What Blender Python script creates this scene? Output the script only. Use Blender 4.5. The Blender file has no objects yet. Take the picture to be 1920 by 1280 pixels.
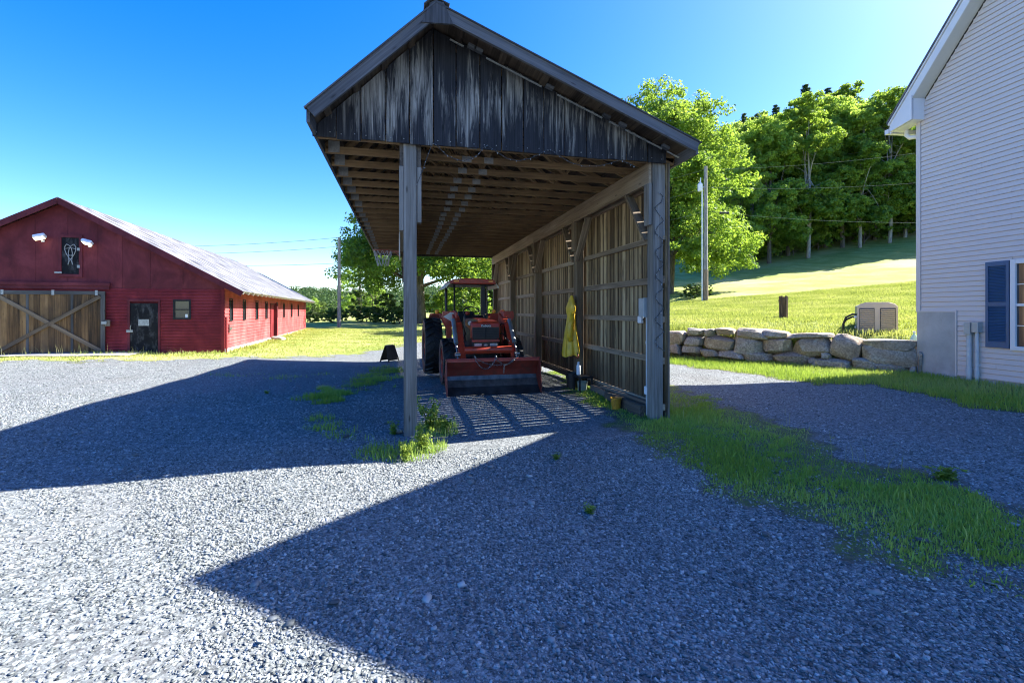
import bpy, math, random
import numpy as np
from mathutils import Vector, Matrix, noise as mnoise
sc = bpy.context.scene
COL = sc.collection
R = math.radians
rng = np.random.default_rng(7)
random.seed(11)
EYE = 1.55
TH = math.atan(203/885)
ST, CT = math.sin(TH), math.cos(TH)
FPX = 885.0; HORY = 583.0

def at(px, fwd, z=0.0):
    u = (px-960)/FPX*fwd
    return Vector((u*CT+fwd*ST, -u*ST+fwd*CT, z))
def gp(px, py, z=0.0):
    return at(px, (EYE-z)*FPX/(py-HORY), z)
def hz(py, fwd):
    return EYE+(HORY-py)/FPX*fwd

def sm(a, b, t):
    t = np.clip((np.asarray(t, float)-a)/(b-a), 0, 1)
    return t*t*(3-2*t)

# ------------------------------------------------------------ terrain
WC = (11.92, 8.79); WN = (0.82, 0.573)
def hill_t(x, y):
    yy = np.maximum(y, 5.0)
    return sm(.24, .44, x/yy)
def hill_d(x, y):
    return (x-WC[0])*WN[0]+(y-WC[1])*WN[1]
def H(x, y):
    x = np.asarray(x, float); y = np.asarray(y, float)
    z = -.26*np.exp(-((x+1.0)/5.0)**2)*sm(8, 16, y)*sm(45, 22, y)
    z = z+.05*sm(1.5, 4, x)*sm(30, 15, y)
    z = z+.5*sm(35, 70, y)*sm(30, 0, np.abs(x))
    d = hill_d(x, y); t = hill_t(x, y)
    dp = np.clip(d, 0, None)
    q = .24*sm(.4,3.2,dp)+np.where(dp < 60, .02*dp+.0022*dp*dp, 1.2+7.92+.284*(np.minimum(dp, 130)-60))
    z = z+t*(.85*sm(0.05, .5, d)+q)
    z = z+.012*np.sin(x*1.9+y*.7)+.012*np.sin(y*2.3-x*1.1)
    z = z+(.02*np.sin(x*.9+.5*np.sin(y*.6))*sm(6, 9, y))*sm(.3, 1.5, np.abs(d))
    return z
def h1(x, y): return float(H(x, y))

# ------------------------------------------------------------ mesh builder
class MB:
    def __init__(s): s.v=[]; s.f=[]; s.lc=[]; s.rn=[]; s.m=[]; s.ed={}
    def add(s, vs, fs, lc=None, rnd=None, mat=0):
        b=len(s.v)
        r = random.random() if rnd is None else rnd
        off=(random.random()*40, random.random()*40, random.random()*40)
        for i, p in enumerate(vs):
            s.v.append(tuple(p)); q = lc[i] if lc else p
            s.lc.append((q[0]+off[0], q[1]+off[1], q[2]+off[2])); s.rn.append(r)
        for f in fs: s.f.append(tuple(k+b for k in f)); s.m.append(mat)
    def beam(s, p0, p1, w, h, up=(0,0,1), rnd=None, mat=0, taper=1.0):
        p0=Vector(p0); p1=Vector(p1); d=p1-p0; L=d.length
        if L<1e-6: return
        d/=L; up=Vector(up)
        sd=d.cross(up)
        if sd.length<1e-4: sd=d.cross(Vector((0,1,0)))
        sd.normalize(); u=sd.cross(d)
        vs=[];lc=[]
        for t,k in ((0,1.0),(L,taper)):
            for a,b in ((-1,-1),(1,-1),(1,1),(-1,1)):
                s.ed[len(s.v)+len(vs)]=a; vs.append(p0+d*t+sd*(a*w/2*k)+u*(b*h/2*k)); lc.append((t,a*w/2,b*h/2))
        s.add(vs,[(0,1,2,3),(7,6,5,4),(0,4,5,1),(1,5,6,2),(2,6,7,3),(3,7,4,0)],lc,rnd,mat)
    def box(s, c, size, rot=None, rnd=None, mat=0):
        c=Vector(c); a,b,d=[q/2 for q in size]
        vs=[];lc=[]
        sz=list(size); o=sorted(range(3),key=lambda i:-sz[i])
        for z in (-d,d):
            for x,y in ((-a,-b),(a,-b),(a,b),(-a,b)):
                p=Vector((x,y,z)); q=(p[o[0]],p[o[1]],p[o[2]])
                if rot is not None: p=rot@p
                vs.append(c+p); lc.append(q)
        s.add(vs,[(3,2,1,0),(4,5,6,7),(0,1,5,4),(1,2,6,5),(2,3,7,6),(3,0,4,7)],lc,rnd,mat)
    def bx(s,x0,x1,y0,y1,z0,z1,rnd=None,mat=0):
        s.box(((x0+x1)/2,(y0+y1)/2,(z0+z1)/2),(x1-x0,y1-y0,z1-z0),None,rnd,mat)
    def tube(s, pts, r, seg=8, rnd=None, caps=True, mat=0):
        pts=[Vector(p) for p in pts]; n=len(pts)
        rs=r if isinstance(r,(list,tuple)) else [r]*n
        vs=[];lc=[];fs=[]
        prev=None; L=0
        for i,p in enumerate(pts):
            d=(pts[min(i+1,n-1)]-pts[max(i-1,0)]).normalized()
            if prev is None:
                a=Vector((0,0,1)) if abs(d.z)<.9 else Vector((1,0,0))
                sd=d.cross(a).normalized()
            else:
                sd=(prev-d*prev.dot(d))
                if sd.length<1e-5: sd=d.cross(Vector((0,0,1)))
                sd.normalize()
            prev=sd; u=d.cross(sd)
            if i: L+=(p-pts[i-1]).length
            for k in range(seg):
                t=2*math.pi*k/seg
                vs.append(p+sd*(math.cos(t)*rs[i])+u*(math.sin(t)*rs[i]))
                lc.append((L,math.cos(t)*rs[i],math.sin(t)*rs[i]))
        for i in range(n-1):
            for k in range(seg):
                k2=(k+1)%seg
                fs.append((i*seg+k,i*seg+k2,(i+1)*seg+k2,(i+1)*seg+k))
        if caps:
            fs.append(tuple(range(seg-1,-1,-1))); fs.append(tuple((n-1)*seg+k for k in range(seg)))
        s.add(vs,fs,lc,rnd,mat)
    def lathe(s, prof, c=(0,0,0), axis='z', seg=24, rnd=None, mat=0):
        # prof: list of (r,h); closed caps when r==0
        c=Vector(c); vs=[];fs=[]
        for r,h in prof:
            for k in range(seg):
                t=2*math.pi*k/seg; a,b=math.cos(t)*r,math.sin(t)*r
                p={'z':(a,b,h),'x':(h,a,b),'y':(b,h,a)}[axis]
                vs.append(c+Vector(p))
        for i in range(len(prof)-1):
            for k in range(seg):
                k2=(k+1)%seg
                fs.append((i*seg+k,i*seg+k2,(i+1)*seg+k2,(i+1)*seg+k))
        s.add(vs,fs,None,rnd,mat)
    def prism(s, poly, e, origin=(0,0,0), ax=((1,0,0),(0,0,1)), n=(0,1,0), rnd=None, mat=0):
        # 2D polygon in plane (ax0,ax1), extruded by e along n
        o=Vector(origin); a,b,n=Vector(ax[0]),Vector(ax[1]),Vector(n)
        m=len(poly); vs=[];lc=[]
        for k in (0,e):
            for x,y in poly: vs.append(o+a*x+b*y+n*k); lc.append((y,x,k))
        flip = a.cross(b).dot(n)>0
        f0=tuple(range(m)); f1=tuple(range(m,2*m))
        fs=[f0[::-1] if flip else f0, f1 if flip else f1[::-1]]
        for i in range(m):
            j=(i+1)%m
            fs.append((i,j,m+j,m+i) if flip else (j,i,m+i,m+j))
        s.add(vs,fs,lc,rnd,mat)
    def sphere(s,c,r,seg=10,rings=6,sc3=(1,1,1),rnd=None,mat=0):
        c=Vector(c); vs=[c+Vector((0,0,r*sc3[2]))];fs=[]
        for i in range(1,rings):
            t=math.pi*i/rings
            for k in range(seg):
                a=2*math.pi*k/seg
                vs.append(c+Vector((r*sc3[0]*math.sin(t)*math.cos(a),r*sc3[1]*math.sin(t)*math.sin(a),r*sc3[2]*math.cos(t))))
        vs.append(c-Vector((0,0,r*sc3[2])))
        for k in range(seg): fs.append((0,1+k,1+(k+1)%seg))
        for i in range(rings-2):
            for k in range(seg):
                a=1+i*seg+k;b=1+i*seg+(k+1)%seg
                fs.append((a,a+seg,b+seg,b))
        e=len(vs)-1;bq=1+(rings-2)*seg
        for k in range(seg): fs.append((e,bq+(k+1)%seg,bq+k))
        s.add(vs,fs,None,rnd,mat)
    def mesh(s,name,mats,smooth=False):
        me=bpy.data.meshes.new(name)
        me.from_pydata(s.v,[],s.f)
        a=me.attributes.new('lc','FLOAT_VECTOR','POINT'); a.data.foreach_set('vector',np.array(s.lc,dtype=np.float32).ravel())
        a=me.attributes.new('rnd','FLOAT','POINT'); a.data.foreach_set('value',np.array(s.rn,dtype=np.float32))
        e=np.zeros(len(s.v),np.float32)
        if s.ed: e[list(s.ed.keys())]=list(s.ed.values())
        a=me.attributes.new('ed','FLOAT','POINT'); a.data.foreach_set('value',e)
        if not isinstance(mats,(list,tuple)): mats=[mats]
        for m in mats: me.materials.append(m)
        if len(mats)>1: me.polygons.foreach_set('material_index',s.m)
        if smooth is True: me.polygons.foreach_set('use_smooth',[True]*len(me.polygons))
        elif smooth: me.set_sharp_from_angle(angle=R(smooth)) ; me.polygons.foreach_set('use_smooth',[True]*len(me.polygons))
        me.update()
        return me
    def build(s,name,mats,parent=None,loc=(0,0,0),smooth=False,bevel=0,rotz=0):
        o=bpy.data.objects.new(name,s.mesh(name,mats,smooth)); COL.objects.link(o)
        o.location=loc; o.rotation_euler=(0,0,rotz)
        if parent: o.parent=parent
        if bevel:
            b=o.modifiers.new('bevel','BEVEL'); b.width=bevel; b.segments=1; b.limit_method='ANGLE'; b.angle_limit=R(40)
        return o
def np_mesh(name,verts,faces_flat,loop_tot,mats,attrs=(),smooth=False):
    me=bpy.data.meshes.new(name)
    nv=len(verts); nf=len(loop_tot)
    me.vertices.add(nv); me.vertices.foreach_set('co',np.asarray(verts,np.float32).ravel())
    me.loops.add(len(faces_flat)); me.loops.foreach_set('vertex_index',np.asarray(faces_flat,np.int32))
    me.polygons.add(nf)
    lt=np.asarray(loop_tot,np.int32); ls=np.concatenate([[0],np.cumsum(lt)[:-1]]).astype(np.int32)
    me.polygons.foreach_set('loop_start',ls)
    me.update(calc_edges=True)
    me.validate()
    for nm,arr in attrs:
        a=me.attributes.new(nm,'FLOAT','POINT'); a.data.foreach_set('value',np.asarray(arr,np.float32))
    if not isinstance(mats,(list,tuple)): mats=[mats]
    for m in mats: me.materials.append(m)
    if smooth: me.polygons.foreach_set('use_smooth',np.ones(nf,bool))
    return me
def link(name,me,parent=None,loc=(0,0,0)):
    o=bpy.data.objects.new(name,me); COL.objects.link(o); o.location=loc
    if parent: o.parent=parent
    return o
def empty(name,loc=(0,0,0),rotz=0):
    o=bpy.data.objects.new(name,None); COL.objects.link(o); o.location=loc; o.rotation_euler=(0,0,rotz); o.empty_display_size=.2
    return o
def tag(o,label=None,cat=None,group=None,kind=None):
    if label: o['label']=label
    if cat: o['category']=cat
    if group: o['group']=group
    if kind: o['kind']=kind
    return o
def copy_tree(o,parent=None):
    c=o.copy(); COL.objects.link(c); c.parent=parent
    for ch in o.children: copy_tree(ch,c)
    return c

# ------------------------------------------------------------ materials
class NT:
    def __init__(s,name):
        s.mat=bpy.data.materials.new(name); s.mat.use_nodes=True
        s.t=s.mat.node_tree; s.n=s.t.nodes; s.l=s.t.links
        s.b=s.n['Principled BSDF']; s.out=s.n['Material Output']
    def N(s,typ,**k):
        n=s.n.new(typ)
        for a,v in k.items():
            if a=='ins':
                for i,x in v.items():
                    if hasattr(x,'is_output'): s.l.new(x,n.inputs[i])
                    else: n.inputs[i].default_value=x
            else: setattr(n,a,v)
        return n
    def attr(s,nm,out='Fac'): return s.N('ShaderNodeAttribute',attribute_name=nm).outputs[out]
    def mapping(s,vec,scale,loc=(0,0,0)): return s.N('ShaderNodeMapping',ins={'Vector':vec,'Scale':scale,'Location':loc}).outputs[0]
    def noise(s,vec=None,scale=5,detail=4,rough=.55,dist=0,out='Fac'):
        ins={'Scale':scale,'Detail':detail,'Roughness':rough,'Distortion':dist}
        if vec is not None: ins['Vector']=vec
        return s.N('ShaderNodeTexNoise',ins=ins).outputs[out]
    def ramp(s,fac,stops,interp='LINEAR'):
        r=s.N('ShaderNodeValToRGB',ins={0:fac}); cr=r.color_ramp; cr.interpolation=interp
        while len(cr.elements)<len(stops): cr.elements.new(.5)
        for e,(p,c) in zip(cr.elements,stops):
            e.position=p; e.color=(c[0],c[1],c[2],1) if hasattr(c,'__len__') else (c,c,c,1)
        return r.outputs[0]
    def mix(s,fac,a,b,mode='MIX'):
        m=s.N('ShaderNodeMix',data_type='RGBA',blend_type=mode)
        for i,x in ((0,fac),(6,a),(7,b)):
            if hasattr(x,'is_output'): s.l.new(x,m.inputs[i])
            else: m.inputs[i].default_value = x if not (hasattr(x,'__len__') and len(x)==3) else (*x,1)
        return m.outputs[2]
    def math(s,op,a,b=0.0,c=None,clamp=False):
        m=s.N('ShaderNodeMath',operation=op); m.use_clamp=clamp
        for i,x in enumerate((a,b) if c is None else (a,b,c)):
            if hasattr(x,'is_output'): s.l.new(x,m.inputs[i])
            else: m.inputs[i].default_value=x
        return m.outputs[0]
    def maprange(s,v,a,b,c=0.0,d=1.0):
        return s.N('ShaderNodeMapRange',ins={0:v,1:a,2:b,3:c,4:d}).outputs[0]
    def sep(s,v):
        return s.N('ShaderNodeSeparateXYZ',ins={0:v}).outputs
    def pos(s): return s.N('ShaderNodeNewGeometry').outputs['Position']
    def obj(s): return s.N('ShaderNodeTexCoord').outputs['Object']
    def bump(s,h,strength=.3,dist=.01,normal=None):
        ins={'Height':h,'Strength':strength,'Distance':dist}
        if normal is not None: ins['Normal']=normal
        return s.N('ShaderNodeBump',ins=ins).outputs[0]
    def fin(s,col=None,rough=None,normal=None,metal=None,spec=None):
        for k,v in (('Base Color',col),('Roughness',rough),('Normal',normal),('Metallic',metal),('Specular IOR Level',spec)):
            if v is None: continue
            if hasattr(v,'is_output'): s.l.new(v,s.b.inputs[k])
            elif k=='Base Color' : s.b.inputs[k].default_value=(*v[:3],1)
            else: s.b.inputs[k].default_value=v
        return s.mat

def wood(name,dark,mid,light,contrast=1.0,brown=None,along=1.2,across=34,rough=.85,bump=.35,vary=.22,stain_and_gap_shade=None):
    m=NT(name); lc=m.attr('lc','Vector'); rn=m.attr('rnd')
    g=m.noise(m.mapping(lc,(along,across,across)),1.0,5,.65,.6)
    big=m.noise(m.mapping(lc,(.7,5,5)),1.0,3,.5)
    f=m.math('ADD',m.math('MULTIPLY',g,.62),m.math('MULTIPLY',big,.38))
    f=m.math('ADD',f,m.math('MULTIPLY',m.math('SUBTRACT',rn,.5),vary))
    col=m.ramp(f,((.30,dark),(.48,mid),(.68,light)))
    # knots
    vor=m.N('ShaderNodeTexVoronoi',ins={'Vector':m.mapping(lc,(2.2,9,9)),'Scale':1.0}).outputs['Distance']
    kn=m.ramp(vor,((.05,1.0),(.13,0.0)))
    col=m.mix(m.math('MULTIPLY',kn,.7),col,(dark[0]*.6,dark[1]*.55,dark[2]*.5))
    if brown:
        p=m.pos(); st=m.noise(m.mapping(p,(1.6,1.6,.8)),1.0,4,.6)
        col=m.mix(m.ramp(st,((.42,0.0),(.62,1.0))),col,m.mix(.55,col,brown))
    if stain_and_gap_shade:
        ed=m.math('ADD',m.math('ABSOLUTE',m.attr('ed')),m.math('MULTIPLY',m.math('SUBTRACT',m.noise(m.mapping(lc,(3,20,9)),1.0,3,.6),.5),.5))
        col=m.mix(m.ramp(ed,((.74,0.0),(.96,.85))),col,tuple(v*.6 for v in stain_and_gap_shade))  # board edges darkened to paint in the shade of the gaps
        z=m.sep(m.pos())[2]; zz=m.math('ADD',z,m.math('MULTIPLY',m.math('SUBTRACT',m.noise(m.mapping(lc,(.9,11,7)),1.0,4,.6),.5),1.1))
        col=m.mix(m.math('MULTIPLY',m.maprange(zz,1.05,.45),.75),col,stain_and_gap_shade)
        col=m.mix(m.math('MULTIPLY',m.ramp(m.noise(m.mapping(lc,(1.6,8,6)),1.0,4,.65),((.54,0.0),(.66,1.0))),.6),col,stain_and_gap_shade)
    nb=m.bump(g,bump,.006)
    return m.fin(col,rough,nb,spec=.25)
def plain(name,c,rough=.5,metal=0,var=.12,scale=6,bump=0,spec=.5,c2=None,dirt=None):
    m=NT(name); p=m.obj()
    n=m.noise(p,scale,5,.6)
    c2=c2 or tuple(x*(1-var*2) for x in c)
    col=m.mix(m.ramp(n,((.35,0.0),(.7,1.0))),c2,c)
    if dirt:
        n2=m.noise(m.mapping(p,(1,1,.45)),scale*1.7,6,.7)
        col=m.mix(m.ramp(n2,((.5,0.0),(.68,dirt[1]))),col,dirt[0])
    rr=m.maprange(n,0.2,.8,max(rough-.1,0.05),min(rough+.1,1))
    nb=m.bump(n,bump,.01) if bump else None
    return m.fin(col,rr,nb,metal,spec)
M={}
# shed timber
M['post']=wood('weathered_post',(.052,.048,.042),(.155,.146,.13),(.29,.275,.25),along=1.0,across=26)
M['fascia']=wood('grey_fascia',(.028,.03,.034),(.068,.072,.08),(.14,.145,.155),along=.8,across=30)
M['chord']=wood('truss_timber',(.12,.075,.038),(.31,.20,.10),(.48,.33,.18),along=.9,across=30,brown=(.15,.10,.06))
M['deck']=wood('roof_boards',(.03,.024,.02),(.07,.052,.04),(.13,.10,.07),along=.9,across=26)
M['wallboard']=wood('wall_boards',(.085,.056,.030),(.27,.19,.10),(.50,.38,.22),along=.8,across=30,vary=.34,stain_and_gap_shade=(.06,.042,.026))
M['innerpost']=wood('brown_inner_post',(.065,.046,.028),(.15,.11,.07),(.25,.195,.135),along=.9,across=26)
M['girt']=wood('girt_timber',(.10,.075,.052),(.25,.19,.13),(.42,.34,.25),along=.9,across=28)
M['timber']=wood('dark_timber',(.035,.03,.027),(.09,.075,.06),(.18,.15,.12),along=.8,across=26)
M['barnwood']=wood('sliding_door_boards',(.040,.024,.012),(.150,.082,.036),(.31,.18,.08),along=.7,across=24,brown=(.045,.033,.024),vary=.3)
M['barnframe']=wood('door_frame_boards',(.03,.03,.03),(.075,.072,.07),(.14,.135,.13),along=.9,across=26)
M['trail']=wood('brace_boards',(.055,.04,.027),(.135,.098,.066),(.22,.165,.115),along=.9,across=26)
def gable_wood():
    m=NT('weathered_gable_boards'); lc=m.attr('lc','Vector'); rn=m.attr('rnd'); p=m.pos()
    g=m.noise(m.mapping(lc,(1.1,46,20)),1.0,6,.7,.8)
    dark=m.ramp(g,((.3,(.006,.007,.009)),(.55,(.022,.024,.030)),(.78,(.06,.062,.07))))
    st=m.noise(m.mapping(lc,(1.3,17,9)),1.0,6,.72,1.2)
    z=m.sep(p)[2]
    zz=m.math('ADD',z,m.math('MULTIPLY',m.math('SUBTRACT',m.noise(m.mapping(lc,(.25,4.5,3)),1.0,3,.6),.3),1.9))
    band=m.math('MULTIPLY',m.maprange(zz,3.9,4.5),m.maprange(zz,5.3,4.7))
    band=m.math('ADD',m.math('MULTIPLY',band,.24),m.math('MULTIPLY',m.math('SUBTRACT',rn,.5),.17))
    f=m.ramp(m.math('ADD',st,band),((.64,0.0),(.86,1.0)))
    f=m.math('MULTIPLY',f,m.ramp(g,((.25,.35),(.6,1.0))))
    light=m.ramp(g,((.3,(.15,.14,.12)),(.7,(.42,.405,.37))))
    col=m.mix(f,dark,light)
    vor=m.N('ShaderNodeTexVoronoi',ins={'Vector':m.mapping(lc,(2.4,8,8)),'Scale':1.0}).outputs['Distance']
    col=m.mix(m.ramp(vor,((.05,.85),(.14,0.0))),col,(.008,.008,.008))
    return m.fin(col,.8,m.bump(g,.4,.006),spec=.3)
M['gable']=gable_wood()
M['galv']=plain('galvanised_plate',(.42,.43,.42),.5,.5,.2,20)
M['steel']=plain('dull_steel',(.32,.33,.34),.38,.8,.2,12)
M['black']=plain('black_plastic',(.018,.018,.02),.5,0,.2,8)
M['white']=plain('white_paint',(.78,.79,.80),.45,0,.05,3)
M['rope']=plain('net_cord',(.5,.46,.42),.9,0,.1,30)
M['orange_rim']=plain('faded_orange_steel',(.36,.10,.06),.5,0,.2,14)
M['tred']=plain('tractor_red',(.50,.052,.022),.38,0,.15,5,dirt=((.12,.045,.03),.6))
M['tred2']=plain('faded_tractor_red',(.44,.065,.045),.5,0,.15,5,dirt=((.16,.06,.045),.5))
M['bucket']=plain('worn_bucket_paint',(.27,.038,.022),.55,.0,.25,3,bump=.2,dirt=((.07,.032,.022),.9))
M['bucketgrey']=plain('worn_bucket_steel',(.19,.165,.15),.42,.5,.3,5,bump=.2,dirt=((.07,.055,.05),.8))
M['bucketdark']=plain('cutting_edge_steel',(.055,.053,.055),.5,.4,.3,5,bump=.2)
M['rubber']=plain('tyre_rubber',(.014,.014,.015),.62,0,.25,9,dirt=((.035,.033,.03),.6))
M['amber']=plain('amber_lens',(1.0,.34,.03),.22,0,.1,20)
M['lens']=plain('headlight_lens',(.5,.47,.46),.12,0,.15,30)
M['cyl']=plain('grey_cylinder_paint',(.22,.24,.25),.4,.2,.15,9)
M['coat']=plain('yellow_oilskin',(.80,.52,.03),.42,0,.14,7,dirt=((.34,.2,.02),.4))
M['pail_y']=plain('yellow_pail_plastic',(.55,.27,.02),.45,0,.2,9,dirt=((.2,.08,.02),.7))
M['pail_g']=plain('grey_green_pail',(.30,.33,.26),.5,0,.15,9)
M['greybox']=plain('grey_metal_box',(.40,.44,.44),.45,.1,.1,5)
M['pvc']=plain('grey_pvc_pipe',(.52,.56,.58),.45,0,.08,7)
M['concrete']=plain('cast_concrete',(.46,.46,.45),.85,0,.12,2.2,bump=.25,dirt=((.33,.31,.28),.6))
M['apron']=plain('pale_concrete_apron',(.42,.41,.39),.9,0,.15,3,bump=.3)
M['shutter']=plain('blue_shutter_paint',(.045,.11,.22),.5,0,.08,4)
M['trimwhite']=plain('white_trim',(.74,.75,.76),.5,0,.04,2)
M['soffit']=plain('cream_soffit',(.62,.62,.56),.6,0,.05,2)
M['downspout']=plain('white_downspout',(.78,.77,.72),.45,0,.05,3)
M['tan']=plain('tan_generator_shell',(.62,.50,.385),.5,0,.06,4)
M['olive']=plain('grey_green_generator_side',(.33,.34,.27),.55,0,.08,4)
M['darkgrey']=plain('dark_grey_paint',(.022,.023,.026),.65,0,.2,6,spec=.2,dirt=((.06,.06,.062),.35))
M['hatch']=plain('dark_mottled_panel',(.016,.017,.02),.7,0,.3,3,spec=.15,dirt=((.12,.12,.12),.55))
M['lampglow']=None
M['wire']=plain('cable_black',(.04,.04,.04),.6)
M['wirelight']=plain('weathered_cable',(.20,.22,.21),.7,0)
def siding_mat():
    m=NT('lavender_grey_vinyl'); p=m.obj()
    n=m.noise(m.mapping(p,(1,1,1)),.7,3,.5); n2=m.noise(m.mapping(p,(2,30,30)),1.0,4,.6)
    col=m.mix(n,(.61,.555,.515),(.665,.605,.565)); col=m.mix(m.math('MULTIPLY',n2,.12),col,(.36,.34,.36))
    return m.fin(col,.55,m.bump(n2,.05,.004),spec=.35)
M['siding']=siding_mat()
def barn_red(name,a,b,c,mode):
    m=NT(name); p=m.obj(); rn=m.attr('rnd')
    blot=m.noise(m.mapping(p,(.9,.9,.55)),1.3,6,.65,.6)
    streak=m.noise(m.mapping(p,(5,5,.7)),1.0,5,.65)
    col=m.ramp(blot,((.34,tuple(v*.72 for v in a)),(.5,b),(.66,tuple(v*1.15 for v in c))))
    col=m.mix(m.math('MULTIPLY',m.ramp(streak,((.45,0.0),(.75,1.0))),.5),col,a)
    col=m.mix(m.math('MULTIPLY',rn,.28),col,(a[0]*.75,a[1]*.7,a[2]*.7))
    chips=m.noise(p,16,4,.75)
    col=m.mix(m.ramp(chips,((.70,0.0),(.76,.35 if mode else .18))),col,(.30,.17,.16))
    return m.fin(col,.75,m.bump(streak,.2,.008),spec=.25)
M['barnply']=barn_red('barn_red_plywood',(.108,.018,.024),(.148,.024,.031),(.19,.037,.045),0)
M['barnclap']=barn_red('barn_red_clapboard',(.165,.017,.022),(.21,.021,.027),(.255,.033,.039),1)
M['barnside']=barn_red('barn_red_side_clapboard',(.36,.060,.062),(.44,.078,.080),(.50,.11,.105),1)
M['barntrim']=barn_red('barn_red_trim',(.09,.015,.021),(.125,.021,.029),(.165,.032,.04),0)
def glass(name,tint=(.02,.025,.03),rough=.04):
    m=NT(name); n=m.noise(m.obj(),2.5,3)
    return m.fin(m.mix(n,tint,tuple(x*1.8 for x in tint)),rough,None,0,.8)
M['glass']=glass('dark_window_glass')
M['lampface']=plain('white_lamp_housing',(.82,.83,.85),.35,0,.04,5)
def emis(name,c,s):
    m=NT(name); m.b.inputs['Base Color'].default_value=(*c,1); m.b.inputs['Emission Color'].default_value=(*c,1); m.b.inputs['Emission Strength'].default_value=s
    n=m.noise(m.obj(),9,2); m.l.new(m.maprange(n,0,1,.2,.4),m.b.inputs['Roughness']); return m.mat
M['litlens']=emis('lit_floodlight_lens',(1,.82,.5),1.3)
def roof_mat():
    m=NT('barn_metal_roof'); p=m.obj()
    n=m.noise(m.mapping(p,(.35,3.2,3)),1.0,5,.6); b=m.noise(p,.5,4,.6)
    col=m.ramp(n,((.36,(.07,.066,.062)),(.5,(.19,.185,.18)),(.64,(.31,.305,.30))))
    col=m.mix(m.ramp(b,((.5,0.0),(.8,.35))),col,(.34,.30,.28))
    return m.fin(col,.5,m.bump(n,.15,.01),.25,.4)
M['barnroof']=roof_mat()
def shingle():
    m=NT('grey_shingles'); p=m.obj()
    n=m.noise(p,9,4,.6); return m.fin(m.ramp(n,((.3,(.07,.07,.075)),(.7,(.18,.18,.19)))),.9,m.bump(n,.4,.01))
M['shingle']=shingle()
def rock_mat():
    m=NT('granite_boulder'); p=m.pos(); rn=m.attr('rnd')
    n=m.noise(p,2.6,7,.65); f=m.noise(p,22,5,.7); l=m.noise(p,5,4,.6,1.0)
    col=m.ramp(n,((.3,(.17,.145,.11)),(.5,(.40,.36,.30)),(.7,(.60,.56,.49))))
    hue=m.ramp(rn,((0.0,(.36,.34,.30)),(.45,(.48,.45,.39)),(.75,(.46,.34,.26)),(1.0,(.54,.44,.34))))
    col=m.mix(.45,col,hue)
    col=m.mix(m.ramp(f,((.40,.6),(.6,0.0))),col,(.07,.065,.06))
    col=m.mix(m.ramp(l,((.58,0.0),(.70,.75))),col,(.52,.51,.46))
    ed=m.noise(p,1.1,3,.5); col=m.mix(m.ramp(ed,((.5,0.0),(.7,.5))),col,(.30,.22,.15))
    h=m.math('ADD',n,m.math('MULTIPLY',f,.3))
    return m.fin(col,.9,m.bump(h,.7,.05),spec=.25)
M['rock']=rock_mat()
def bark(name,a,b):
    m=NT(name); lc=m.attr('lc','Vector'); n=m.noise(m.mapping(lc,(2.0,14,14)),1.0,5,.65)
    return m.fin(m.ramp(n,((.35,a),(.65,b))),.9,m.bump(n,.8,.03))
M['bark']=bark('grey_bark',(.05,.042,.034),(.17,.15,.125))
M['barkpale']=bark('pale_bark',(.16,.15,.13),(.42,.40,.36))
M['pole']=bark('utility_pole_wood',(.15,.14,.13),(.36,.34,.31))
M['poletan']=bark('brown_pole_wood',(.16,.11,.07),(.34,.25,.17))
M['stump']=bark('dead_stump_wood',(.06,.04,.025),(.20,.13,.085))
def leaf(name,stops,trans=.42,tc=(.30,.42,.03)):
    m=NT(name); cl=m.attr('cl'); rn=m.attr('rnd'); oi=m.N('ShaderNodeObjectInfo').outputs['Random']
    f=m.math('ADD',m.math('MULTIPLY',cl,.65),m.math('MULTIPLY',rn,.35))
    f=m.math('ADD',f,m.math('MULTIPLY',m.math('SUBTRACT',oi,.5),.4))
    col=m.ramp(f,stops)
    d=m.N('ShaderNodeBsdfDiffuse',ins={0:col}); t=m.N('ShaderNodeBsdfTranslucent',ins={0:m.mix(.5,col,tc)})
    g=m.N('ShaderNodeBsdfGlossy',ins={'Color':(.5,.5,.5,1),'Roughness':.5})
    mx=m.N('ShaderNodeMixShader',ins={0:trans,1:d.outputs[0],2:t.outputs[0]})
    mx2=m.N('ShaderNodeMixShader',ins={0:.04,1:mx.outputs[0],2:g.outputs[0]})
    m.l.new(mx2.outputs[0],m.out.inputs[0]); m.n.remove(m.b)
    return m.mat
M['maple']=leaf('maple_leaves',((0.1,(.045,.115,.02)),(.5,(.10,.215,.03)),(.9,(.21,.31,.045))),.54,(.46,.62,.06))
M['woodleaf']=leaf('woodland_leaves',((0.1,(.07,.16,.03)),(.5,(.18,.33,.055)),(.9,(.36,.47,.09))),.6,(.66,.82,.12))
M['needle']=leaf('spruce_needles',((0.1,(.022,.055,.025)),(.5,(.05,.10,.045)),(.9,(.10,.16,.07))),.3,(.16,.28,.10))
M['bushleaf']=leaf('bush_leaves',((0.1,(.035,.075,.018)),(.5,(.08,.14,.03)),(.9,(.15,.21,.05))),.4,(.26,.36,.06))
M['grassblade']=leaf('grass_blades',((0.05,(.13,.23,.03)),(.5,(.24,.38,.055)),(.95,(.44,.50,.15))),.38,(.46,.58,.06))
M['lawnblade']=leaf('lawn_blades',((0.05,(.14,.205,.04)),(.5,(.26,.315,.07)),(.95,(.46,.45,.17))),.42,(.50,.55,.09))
M['weed']=leaf('weed_leaves',((0.05,(.10,.17,.02)),(.5,(.22,.32,.04)),(.95,(.40,.46,.10))),.45,(.5,.6,.07))
M['straw']=leaf('dry_grass_stalks',((0.1,(.22,.24,.09)),(.5,(.36,.36,.16)),(.9,(.46,.44,.24))),.3,(.5,.46,.2))
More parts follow.
